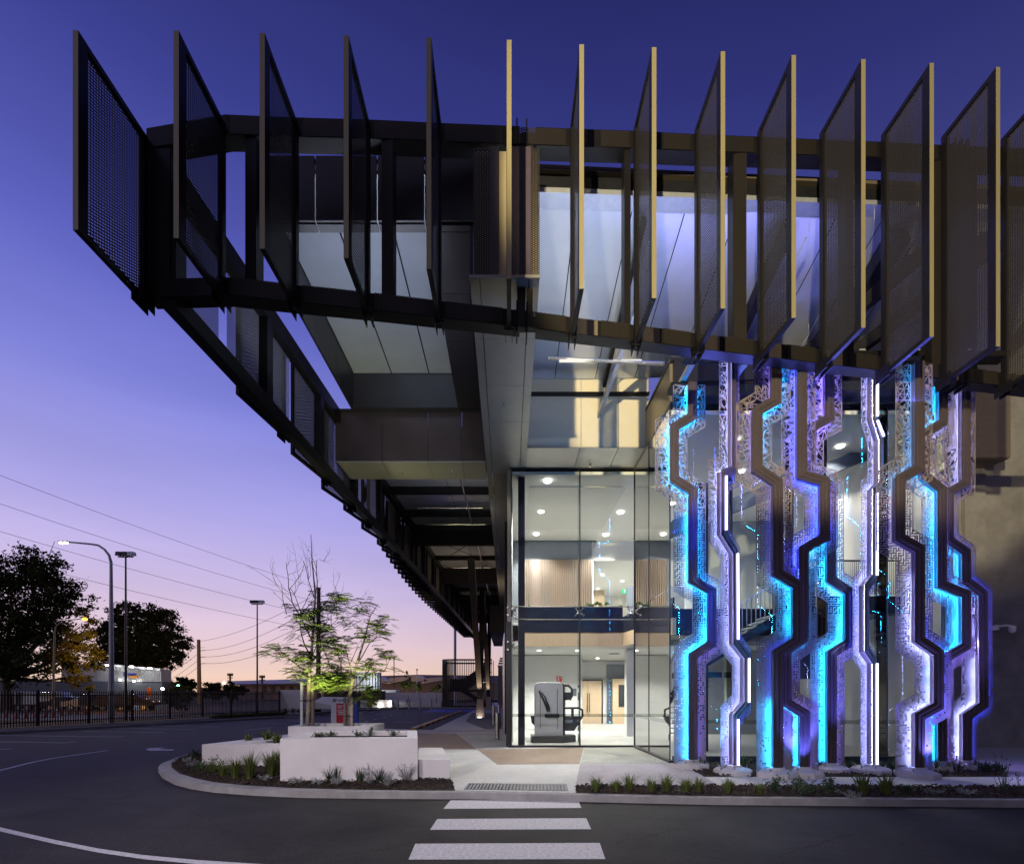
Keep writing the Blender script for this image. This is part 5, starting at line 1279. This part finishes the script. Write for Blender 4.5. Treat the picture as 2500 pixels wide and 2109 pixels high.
for px, py in ((16,1747),(40,1750),(64,1750),(88,1748),(110,1747),(131,1747),(151,1743),(171,1740),(189,1740),(209,1740)):
    c = G(px, py+1); c.z = RZ+.03
    t = thing('traffic_cone', c, 'small red cone beyond the fence, %s from the left' % ['first','second','third','fourth','fifth','sixth','seventh','eighth','ninth','tenth'][k], 'traffic cone', 'row of red cones beyond the fence')
    k += 1; q = MB(); q.lathe(c, [(.13,.03),(.03,.62)], 10); q.build('cone', cone_m, t)
    q = MB(); q.box(c.x-.19,c.x+.19,c.y-.19,c.y+.19,c.z,c.z+.03); q.build('base', M['rubber'], t)
sg = thing('street_sign', P(365,1720,52), 'orange street sign on a post behind the fence', 'sign')
p = P(365,1720,52); q = MB(); q.tube([(p.x,52,RZ),(p.x,52,2.3)], .05, 6); q.build('post', M['galv'], sg)
q = MB(); q.box(p.x-.22,p.x+.22,51.9,51.94,1.3,2.2); q.build('face', mat('orange_sign',(.3,.07,.03),.6), sg)

# ---- entry sign monolith
Ys = 22.3; X0 = (808-VX)*Ys/F; X1 = (857-VX)*Ys/F; zt = 1.55
sn = thing('entry_sign', ((X0+X1)/2, Ys, RZ), 'white sign monolith with a red panel reading Visitor Entry beside the young trees', 'sign')
q = MB(); q.box(X0, X1, Ys, Ys+.28, RZ, zt); q.build('monolith', mat('sign_white',(.72,.73,.76),.45,var=.02), sn, bevel=.01)
q = MB(); q.box(X0+.25, X1-.0+.02, Ys-.02, Ys-.003, .36, 1.27); q.build('red_panel', M['red'], sn)
q = MB(); q.box(X1+.06, X1+.24, Ys+.15, Ys+.35, RZ, 1.33); q.build('blue_panel', M['blue'], sn)
def text(s, x, z, y, size, m, par, name='lettering'):
    cu = bpy.data.curves.new(name, 'FONT'); cu.body = s; cu.size = size; cu.extrude = .002; cu.offset = .003
    o = bpy.data.objects.new(name, cu); col.objects.link(o); o.parent = par; o.location = Vector((x, y, z))-wl(par); o.rotation_euler = (R(90),0,0)
    cu.materials.append(m)
    bpy.context.view_layer.update(); me = bpy.data.meshes.new_from_object(o.evaluated_get(bpy.context.evaluated_depsgraph_get()))
    o2 = bpy.data.objects.new(name, me); col.objects.link(o2); o2.parent = par; o2.location = o.location; o2.rotation_euler = o.rotation_euler
    me.materials.clear(); me.materials.append(m); bpy.data.objects.remove(o); bpy.data.curves.remove(cu); return o2
text('TOYOTA', X0+.28, 1.36, Ys-.006, .125, M['black'], sn)
q = MB(); 
def ellipse(cx, cz, a, b, y, r=.008, n=20): return [(cx+a*math.cos(2*math.pi*k/n), y, cz+b*math.sin(2*math.pi*k/n)) for k in range(n+1)]
q.tube(ellipse(X0+.155,1.40,.085,.055,Ys-.01), .009, 5); q.tube(ellipse(X0+.155,1.415,.05,.03,Ys-.01), .007, 5); q.tube(ellipse(X0+.155,1.40,.022,.052,Ys-.01), .007, 5); q.build('emblem', M['black'], sn)
for s_, z_ in (('Visitor',1.13),('Entry',1.05),('Stan Perron',.93),('Training',.845),('Centre',.76)):
    text(s_, X0+.31, z_, Ys-.024, .088, M['white'], sn)
q = MB(); q.box(X0+.70,X0+.80,Ys-.026,Ys-.022,1.10,1.115); q.extr([(X0+.80,Ys-.026,1.075),(X0+.84,Ys-.026,1.107),(X0+.80,Ys-.026,1.14)], (0,.004,0)); q.build('arrow', M['white'], sn)

# ================================================================ VEGETATION
def blades(mb, c, n, h, spread, rnd, w=.012, droop=.6):
    for _ in range(n):
        a = rnd.uniform(0, 6.283); L = h*rnd.uniform(.55, 1.1); lean = rnd.uniform(.05, spread)
        d = Vector((math.cos(a), math.sin(a), 0)); s = Vector((-d.y, d.x, 0))*w; b = c+d*rnd.uniform(0,.06)
        p1 = b+d*lean*L*.45+Vector((0,0,L*.6)); p2 = b+d*lean*L*(1+droop*.4)+Vector((0,0,L*(1-droop*lean*.5)))
        mb.add([b-s, b+s, p1+s*.7, p1-s*.7, p2], [(0,1,2,3),(3,2,4)])
def tuft(name, c, n, h, spread, m, label, cat, seed, w=.012, droop=.6, group=None):
    t = thing(name, c, label, cat, group); q = MB(); blades(q, Vector(c), n, h, spread, random.Random(seed), w, droop)
    o = q.build('blades', m, t, fix=False); return t
frontx = [(585,335,.26),(655,334,.22),(702,333,.30),(780,338,.26),(832,336,.30),(900,340,.26),(945,336,.24),(1050,340,.26),(1160,346,.20)]
for k, (x, y, h) in enumerate(frontx):
    tuft('grass_tuft', G(*C6(x,y)), 110, h*1.25, .65, M['grass'], 'green grass tuft in the front strip, %s' % ['first from its left end','second from its left end','third from its left end','fourth from its left end','fifth from its left end','sixth from its left end','seventh from its left end','eighth from its left end','flat one left of the low shrubs'][k], 'grass', 50+k, .007, .8, 'grass tufts in the front strip')
for k, (x, y, h) in enumerate([(1525,345,.40),(1605,346,.36),(1684,345,.18)]):
    tuft('strap_leaf_plant', G(*C6(x,y)), 90, h*1.1, .55, M['grass'] if k < 2 else M['grassd'], 'upright dark green %s' % ['strap leaf clump, the larger of two in the front strip','strap leaf clump right of the larger one in the front strip','faint sparse clump right of the two strap leaf clumps'][k], 'plant', 80+k, .012, .4, 'clumps in the front strip')
def shrub(name, c, h, r, m, label, seed, n=160, ls=.022, cat='shrub', group=None, twig=None):
    rnd = random.Random(seed); c = Vector(c); t = thing(name, c, label, cat, group); tw_ = MB(); lf = MB()
    for _ in range(max(6, n//14)):
        a = rnd.uniform(0,6.283); e = rnd.uniform(.5,1.45); d = Vector((math.cos(a)*math.cos(e)*r/h*1.3, math.sin(a)*math.cos(e)*r/h*1.3, math.sin(e)))
        L = h*rnd.uniform(.6,1.05); tip = c+d*L; tw_.tube([c, c+d*L*.5+Vector((rnd.uniform(-.02,.02),rnd.uniform(-.02,.02),0)), tip], [.006,.004,.002], 4, caps=False)
        for j in range(14):
            p = c+d*L*rnd.uniform(.3,1.05)+Vector([rnd.uniform(-1,1)*ls*1.2 for _ in range(3)])
            u = Vector([rnd.uniform(-1,1) for _ in range(3)]).normalized()*ls; v = Vector([rnd.uniform(-1,1) for _ in range(3)]); v = (v-u*v.dot(u)/u.length_squared).normalized()*ls*.35
            lf.add([p-u, p+v, p+u, p-v], [(0,1,2,3)])
    tw_.build('twigs', twig or m, t, fix=False); lf.build('foliage', m, t, fix=False); return t
for k, (x, y, h, r) in enumerate([(1215,340,.38,.16),(1310,345,.36,.42),(1412,344,.36,.16)]):
    shrub('low_shrub', G(*C6(x,y)), h, r, M['grassd'], 'dark %s in the front strip' % ['narrow feathery shrub, first of three','broad feathery shrub, middle of three','narrow feathery shrub, last of three'][k], 90+k, 380 if k == 1 else 220, .03, group='feathery shrubs in the front strip')
for k, (x, y) in enumerate([(1770,343),(1885,345),(1480,352)]):
    shrub('silver_cushion', G(*C6(x,y)), .12, .3, M['silver'], ['pale silver mat plant below the white lower left plate','pale silver mat plant near the right end of the front strip','tiny pale plant at the kerb side of the front strip'][k], 95+k, 200, .02)
shrub('twiggy_shrub', G(*C6(2020,345)), .75, .2, M['grassd'], 'tall twiggy shrub at the right end of the front strip', 99, 120, .02)
shrub('twiggy_shrub', G(*C6(2085,350)), .45, .2, M['grassd'], 'low twiggy shrub cut by the right edge of the photo', 98, 120, .02)
sb = [(957,255),(1040,268),(1105,246),(1160,268),(1285,255),(1383,262),(1475,262),(1540,268),(1560,250),(1625,262),(1660,240),(1785,262),(1850,266),(1925,262),(1960,268),(2008,268)]
names16 = ['left end','first footing','first slim post','brown plated sculpture','two front footings','third footing','cyan plated sculpture','slim central post, front side','slim central post, back side','central glass, front side','central glass, back side','white plated sculpture','deep blue bulge','rightmost footing','rightmost footing, further right','right end']
for k, (x, y) in enumerate(sb):
    tuft('strap_leaf_plant', G(*C6(x,y)), 46, .34, 1.2, M['grassd'], 'dark arching strap leaf plant in the sculpture bed, by the '+names16[k], 'plant', 120+k, .014, .9, 'arching plants in the sculpture bed')
lb2 = [(440,490,.42,'b'),(590,525,.42,'g'),(510,515,.25,'g'),(680,530,.55,'g'),(810,510,.52,'g'),(850,500,.5,'g'),(330,385,.26,'d'),(360,480,.25,'d'),(1190,545,.3,'d'),(1240,540,.3,'d'),(1380,545,.28,'d'),(1510,548,.28,'d'),
       (290,420,.16,'s'),(325,450,.16,'s'),(790,540,.14,'s'),(950,555,.12,'s'),(1100,565,.16,'s'),(1240,560,.16,'s'),(700,440,.5,'t'),(1440,560,.48,'t'),(1560,575,.30,'t'),(1680,540,.45,'t')]
cnt = {}
ordn = ['first','second','third','fourth','fifth','sixth','seventh','eighth']
for k, (x, y, h, kd) in enumerate(lb2):
    c = G(*C2(x,y)); i = cnt.get(kd, 0); cnt[kd] = i+1; o_n = ordn[i]
    if kd == 'g': tuft('grass_clump', c, 150, h*1.15, .5, M['grass'], 'tall green grass clump at the low planter wall, %s from the left' % o_n, 'grass', 160+k, .009, .7, 'tall grass clumps by the low planter')
    elif kd == 'b': shrub('green_shrub', c, h, .35, M['leafj'], 'round green shrub at the corner of the low planter', 160+k, 420, .028)
    elif kd == 'd': tuft('dark_tuft', c, 34, h*1.3, .8, M['grassd'], 'small dark tuft in the curved bed, %s from the left' % o_n, 'plant', 160+k, .010, .6, 'dark tufts in the curved bed')
    elif kd == 's': shrub('silver_cushion', c, h, .24, M['silver'], 'low silver cushion plant in the curved bed, %s from the left' % o_n, 160+k, 220, .022, group='silver cushions in the curved bed')
    else: shrub('silver_bush', c, h, .22, M['silver'], 'upright silvery bush against the white planter, %s from the left' % o_n, 160+k, 260, .018, group='upright silvery bushes')
# plants in planters
for k, (x, y, z, h) in enumerate([(665,290,.45,.22),(790,285,.45,.30),(850,290,.45,.24)]):
    p = PZ(*C2(x,y+8), z)
    tuft('agave', p, 30, h*1.3, .9, M['grass'], 'pale green agave in the low wedge planter, %s of three' % ['left','largest, middle','right'][k], 'plant', 200+k, .03, .3, 'agaves in the low planter')
for k, (x, y, h) in enumerate([(1370,255,.16),(1445,252,.22),(1600,255,.14),(1190,255,.14),(1130,256,.1)]):
    p = PZ(*C2(x,y), .76)
    shrub('planter_shrub', p, h, .16, M['grassd'], 'small dark plant inside the large planter, %s' % ['left of the tallest one','the tallest one','near its right end','thin twiggy one','tiny one at its left end'][k], 210+k, 160, .022)
for k, (x, y) in enumerate([(1015,1727),(1045,1725),(1000,1724)]):
    pass
# verge grasses at the fence foot
vg = MB(); rnd = random.Random(5)
for _ in range(900):
    t = rnd.random(); a = G(530+160*t, 1748-8*t); 
    blades(vg, Vector((a.x+rnd.uniform(-.4,.4), a.y+rnd.uniform(-.6,.5), RZ)), 4, rnd.uniform(.15,.35), .6, rnd, .02)
o = vg.build('verge_grass', M['grass'], fix=False); tag(o, 'strip of rough green grass along the foot of the picket fence', kind='stuff')

# ---- trees
def branch(mb, p, d, L, r, depth, rnd, tips, up=.15, gnarl=.35, shrink=.72):
    n = 4; pts = [p]; rad = [r]
    for k in range(n):
        d = (d+Vector([rnd.gauss(0, gnarl*.35) for _ in range(3)])+Vector((0,0,up*.3))).normalized(); p = p+d*L/n; pts.append(p); rad.append(r*(1-.45*(k+1)/n))
    mb.tube(pts, rad, 6 if r > .03 else 4, caps=False)
    tips.append((p, d, depth))
    if depth <= 0: return
    for k in range(rnd.choice((2,2,3))):
        a = rnd.uniform(0, 6.283); s = d.cross(Vector((math.cos(a), math.sin(a), .3))).normalized()
        nd = (d*rnd.uniform(.5,.9)+s*rnd.uniform(.35,.85)).normalized()
        q = pts[rnd.choice((2,3,4))]
        branch(mb, q, nd, L*shrink*rnd.uniform(.8,1.15), r*.55, depth-1, rnd, tips, up, gnarl, shrink)
def frond(lf, p, d, L, rnd, n=11):
    """feather leaf: a rachis with pairs of narrow pinnae, themselves cut into leaflets"""
    d = d.normalized(); s = d.cross(Vector((0,0,1)))
    s = s.normalized() if s.length > .05 else Vector((1,0,0))
    for k in range(n):
        t = (k+1)/n; c = p+d*L*t-Vector((0,0,L*.35*t*t)); w = L*.42*math.sin(math.pi*min(1, t*.8+.15))
        for sg_ in (-1,1):
            e = (s*sg_+d*.5-Vector((0,0,.15+rnd.uniform(0,.25)))).normalized(); tip = c+e*w; h = d*L*.04
            lf.add([c, c+e*w*.5+h, tip, c+e*w*.5-h], [(0,1,2,3)])
def young_tree(name, stem, label, limbs, fr_zone, seed, leaf_n, top_bare):
    rnd = random.Random(seed); t = thing(name, stem[0][0], label, 'tree'); wd = MB(); lf = MB(); tips = []
    wd.tube([s[0] for s in stem], [s[1] for s in stem], 8)
    w = wd.build('trunk', M['barkp'], t, smooth=True)
    br = MB()
    for p, q, r, dep in limbs:
        d = (q-p); branch(br, p, d.normalized(), d.length, r, dep, rnd, tips, .25, .45, .62)
    o = br.build('branches', M['bark'], t, fix=False); o['kind'] = 'stuff'
    tl = [x for x in tips if x[0].z < top_bare]
    for _ in range(leaf_n):
        p, d, dp = rnd.choice(tl); a = rnd.uniform(0,6.283)
        dd = (d*.3+Vector((math.cos(a), math.sin(a)*.9, rnd.uniform(-.25,.35)))).normalized()
        frond(lf, p+Vector([rnd.uniform(-.12,.12) for _ in range(3)]), dd, rnd.uniform(.22,.42), rnd)
    o = lf.build('foliage', M['leafj'], t, fix=False); o['kind'] = 'stuff'
    return t
Yt = 14.9
def Q(x, y, dy=0): return P(x, y, Yt+dy)
young_tree('young_tree', [(Q(750,1786),.075),(Q(753,1726),.065),(Q(755,1641),.055),(Q(760,1607),.048),(Q(763,1556),.04),(Q(770,1454),.028),(Q(762,1370),.016),(Q(759,1304),.008)],
    'taller young tree with pale trunk and bare top twigs, left of the sign',
    [(Q(758,1600),Q(700,1500,.2),.026,3),(Q(760,1560),Q(705,1440,-.2),.022,3),(Q(768,1450),Q(790,1370),.016,3),(Q(768,1460),Q(735,1370),.014,2),(Q(766,1500),Q(822,1430,.2),.016,3),(Q(763,1560),Q(810,1500,-.3),.018,3),
     (Q(705,1440,-.2),Q(700,1370,-.2),.012,2),(Q(790,1370),Q(800,1345),.008,1),(Q(757,1620),Q(815,1570,.3),.02,3),(Q(756,1640),Q(690,1600,-.2),.02,3),(Q(755,1655),Q(820,1640,-.4),.02,3),(Q(757,1610),Q(770,1540,-.4),.02,3),(Q(700,1500,.2),Q(680,1440,.2),.012,2),(Q(754,1690),Q(705,1665,-.3),.016,3),(Q(754,1700),Q(800,1668,-.3),.018,3),(Q(775,1690),Q(815,1690,-.4),.016,3),(Q(757,1660),Q(790,1640,-.5),.016,3)],
    None, 31, 1000, 4.7)
q = MB(); q.tube([Q(748,1786),Q(756,1730),Q(775,1690),Q(790,1660)], [.04,.035,.03,.018], 8); 
young_tree('young_tree', [(P(852,1780,15.3),.08),(P(853,1726,15.3),.07),(P(853,1700,15.3),.065),(P(862,1655,15.3),.05),(P(870,1624,15.3),.042),(P(890,1560,15.3),.028),(P(903,1505,15.3),.018),(P(923,1474,15.3),.008)],
    'shorter young tree with forked pale trunk right in front of the sign',
    [(P(855,1695,15.3),P(830,1610,15.3),.03,3),(P(862,1655,15.3),P(850,1580,15.0),.022,3),(P(857,1685,15.3),P(935,1640,15.6),.024,2),(P(935,1640,15.6),P(965,1610,15.6),.014,2),(P(870,1624,15.3),P(905,1570,15.5),.02,3),(P(903,1505,15.3),P(895,1475,15.3),.008,1),(P(860,1660,15.3),P(815,1640,15.2),.018,3),(P(858,1690,15.3),P(822,1668,15.1),.014,3),(P(860,1680,15.3),P(892,1662,15.1),.014,3)],
    None, 37, 640, 4.4)
for k, (x, yb_, yt, Yq, m) in enumerate(((737,1790,1665,14.7,'galv'),(764,1790,1560+105,14.8,'wood'),(842,1780,1702,15.1,'greyp'),(859,1780,1704,15.1,'pinkw'))):
    t = thing('tree_stake', P(x,yb_,Yq), ['grey stake left of the taller young tree','brown stake right of the taller young tree','dark stake in front of the sign','pale stake right of the shorter young tree'][k], 'stake')
    q = MB(); q.beam(P(x,yb_,Yq), P(x,yt,Yq), .07, .07, (1,0,0)); q.build('shaft', M[m], t)
    q = MB(); p = P(x,yt+45,Yq); q.tube([p+Vector((-.05,-.045,0)), p+Vector((.05,-.045,0)), p+Vector(((.2 if x in (737,842) else -.15),.1,.02))], .012, 5); q.build('tie', M['rubber'], t)
light('tree_uplight', 'SPOT', (-5.25,13.0,.9), (-5.8,14.9,4.3), 1300, (1,.97,.5), size=.05, angle=80, blend=1)
light('tree_uplight', 'SPOT', (-3.9,13.2,.9), (-4.6,15.4,4.2), 900, (1,.97,.5), size=.05, angle=80, blend=1)
# crown trees: leaf clumps spread through lobes
def crown_tree(name, base, th, lobes, label, lm, seed, nleaf, ls, trunk_r, cat='tree', group=None, lean=0):
    rnd = random.Random(seed); rng = np.random.RandomState(seed); base = Vector(base); t = thing(name, base, label, cat, group)
    wd = MB(); top = base+Vector((lean,0,th)); wd.tube([base, base.lerp(top,.5)+Vector((.1,0,0)), top], [trunk_r, trunk_r*.8, trunk_r*.6], 8)
    for (c, r) in lobes:
        c = Vector(c); m_ = top.lerp(c,.5)+Vector((0,0,-.1*(c-top).length)); wd.tube([top-Vector((0,0,th*.2)), m_, c], [trunk_r*.5, trunk_r*.3, trunk_r*.1], 5, caps=False)
        for j in range(5):
            e = c+Vector([rnd.gauss(0,.5)*r[i] for i in range(3)]); wd.tube([m_.lerp(c,.5), e], [trunk_r*.12, trunk_r*.04], 4, caps=False)
    wd.build('trunk', M['bark'], t, fix=False)
    vol = [r[0]*r[1]*r[2] for c, r in lobes]; tot = sum(vol); V = []; 
    for (c, r), v in zip(lobes, vol):
        ncl = max(4, int(nleaf*v/tot/60))
        d = rng.normal(size=(ncl,3)); d /= np.linalg.norm(d,axis=1)[:,None]; rad = rng.uniform(.3,1.15,ncl)**.7
        cc = np.array(c)+d*rad[:,None]*np.array(r)
        cs = min(r)*.17
        k = 60
        pts = np.repeat(cc, k, axis=0)+rng.normal(size=(ncl*k,3))*cs*np.array([1,1,.75])
        V.append(pts)
    Pn = np.concatenate(V); n = len(Pn)
    u = rng.normal(size=(n,3)); u /= np.linalg.norm(u,axis=1)[:,None]; w = rng.normal(size=(n,3)); w -= u*(u*w).sum(1)[:,None]; w /= np.linalg.norm(w,axis=1)[:,None]
    sz = rng.uniform(.6,1.3,n)[:,None]*ls; u *= sz; w *= sz*.45
    vs = np.stack([Pn-u, Pn+w, Pn+u, Pn-w],1).reshape(-1,3)-np.array(base)
    me = bpy.data.meshes.new('crown'); me.from_pydata(vs.tolist(), [], np.arange(n*4).reshape(-1,4).tolist()); me.materials.append(lm)
    o = bpy.data.objects.new('crown', me); col.objects.link(o); o.parent = t; return t
def lob(px, py, Y, rx, rz, ry=None): c = P(px, py, Y); s = Y/F; return (tuple(c), (rx*s, (ry or rx)*s, rz*s))
crown_tree('broad_tree', (P(15,1720,48).x,48,0), 4.0, [lob(30,1400,48,60,62),lob(100,1385,48,50,45),lob(-30,1450,48,60,70),lob(100,1450,49,75,55),lob(165,1470,48,45,42),lob(195,1530,49,38,40),lob(20,1530,48,80,60),lob(110,1540,49,70,45),
    lob(195,1600,47,45,50),lob(120,1620,46,55,45),lob(40,1620,47,60,50),lob(200,1650,47,35,32),lob(-20,1600,48,60,50),lob(180,1570,45,35,38)], 'big dark tree at the left edge, its lower leaves lit orange by the street lamp', M['leafb'], 61, 34000, .17, .5)
crown_tree('broad_tree', (P(335,1720,92).x,92,0), 6.5, [lob(300,1500,92,28,32),lob(345,1510,92,42,36),lob(395,1525,92,38,36),lob(430,1565,92,28,30),lob(360,1570,92,60,40),lob(285,1560,92,38,45),lob(405,1600,92,40,28),lob(300,1600,92,50,30),lob(265,1540,92,22,30),lob(395,1630,92,18,18),lob(345,1620,92,40,20)],
    'round dark tree silhouette behind the grey warehouse', M['leafd'], 62, 26000, .30, .6)
for k, (px, py, Y, rx, rz, lab) in enumerate(((415,1672,100,18,16,'small dark tree right of the warehouse'),(443,1666,100,14,16,'small dark tree between the warehouse and the wooden pole'),(465,1668,100,14,15,'small dark tree touching the wooden utility pole'),
        (520,1684,90,38,18,'wide dark bush mass right of the wooden utility pole'),(568,1682,92,32,16,'dark bush below the far cross arm pole'),(440,1690,80,40,18,'dark bush mass behind the middle of the fence'))):
    crown_tree('dark_bush', (P(px,1710,Y).x,Y,0), 1.2, [lob(px-rx*.4,py,Y,rx*.6,rz),lob(px+rx*.4,py+4,Y,rx*.6,rz*.9),lob(px,py+6,Y,rx*.7,rz)], lab, M['leafd'], 70+k, 3500, .22, .15)
crown_tree('fence_shrub', (G(425,1752).x,G(425,1752).y+.8,0), .6, [lob(420,1700,36,16,22),lob(440,1725,36,18,22),lob(432,1712,36,20,26)], 'leafy shrub growing behind the middle of the fence', M['leafb'], 80, 1800, .07, .04)
for k, (px, py, rx, rz, Y, lab) in enumerate(((995,1665,14,26,56,'pointed young tree, leftmost of the three by the far white wall'),(1023,1676,7,12,56,'thin young tree, middle of the three by the far white wall'),(1064,1680,16,10,56,'flat topped young tree, rightmost of the three by the far white wall'))):
    crown_tree('small_tree', (P(px,1718,Y).x,Y,.5), 1.2, [lob(px,py,Y,rx,rz*.6),lob(px,py-rz*.6,Y,rx*.5,rz*.5),lob(px-3,py+rz*.4,Y,rx,rz*.4)], lab, M['leafj'], 85+k, 1500, .09, .05)
    light('tree_uplight', 'SPOT', (P(px,1718,Y).x, Y-1.2, .7), (P(px,py,Y).x, Y, 3), 90, (1,.9,.45), size=.05, angle=80)
crown_tree('round_shrub', (P(905,1725,52).x,52,0), .5, [lob(895,1692,52,14,20),lob(915,1698,52,14,18),lob(903,1712,52,14,14)], 'round shrub lit yellow from below, right of the blue sign panel', M['leafj'], 90, 3000, .09, .06)
light('shrub_uplight', 'SPOT', (P(903,1725,50).x, 50.6, .1), (P(903,1700,52).x, 52.2, 2), 45, (1,.9,.4), size=.05, angle=100)
for k, (x, y) in enumerate(((927,1725),(952,1718))):
    p = P(x, y, 56.3); t = thing('ground_light', p, ['lower of two small ground lights on the far planter','upper of two small ground lights on the far planter'][k], 'light')
    q = MB(); q.lathe(p, [(.12,0),(.16,.06),(.1,.12)], 8); q.build('lens', M['lampw'], t)
    light('planter_light', 'POINT', p+Vector((.1,-.4,.2)), None, 5, (1,.92,.7), size=.1)
for k, (x, Y) in enumerate(((698,41.3),(716,41.3),(731,41.3))):
    shrub('small_bush', (P(x,1738,Y).x,Y,0), .45, .4, M['leafd'], 'low bush at the foot of the white wall block, %s' % ['left','middle','right'][k], 230+k, 200, .05)
tuft('strap_leaf_plant', (-.45,21.8,0), 60, .9, .5, M['grassd'], 'dark upright planting beside the wall behind the bollards', 'plant', 240, .02, .4)
# distant lamps
for k, (x, y, Y, c, s) in enumerate(((547,1667,105,(1,.8,.5),60),(435,1673,99,(.3,1,.6),14),(397,1681,76,(.9,1,.9),20))):
    p = P(x, y, Y); t = thing('distant_lamp', p, ['bright warm lamp on the horizon left of the far pole','small green lamp in the dark trees','small white lamp at the warehouse end'][k], 'light')
    q = MB(); q.lathe(p-Vector((0,0,.2)), [(.1,0),(.25,.2),(.1,.4)], 8); q.build('globe', emit('far_lamp_%d' % k, c, s), t)
    q = MB(); q.tube([(p.x,p.y,0),(p.x,p.y,p.z-.2)], .05, 5); q.build('post', M['black'], t)
# two faint stars are part of the sky
for o in bpy.data.objects:
    if o.parent is None and o.type == 'MESH' and not o.get('label') and not o.get('kind'): o['kind'] = 'structure'
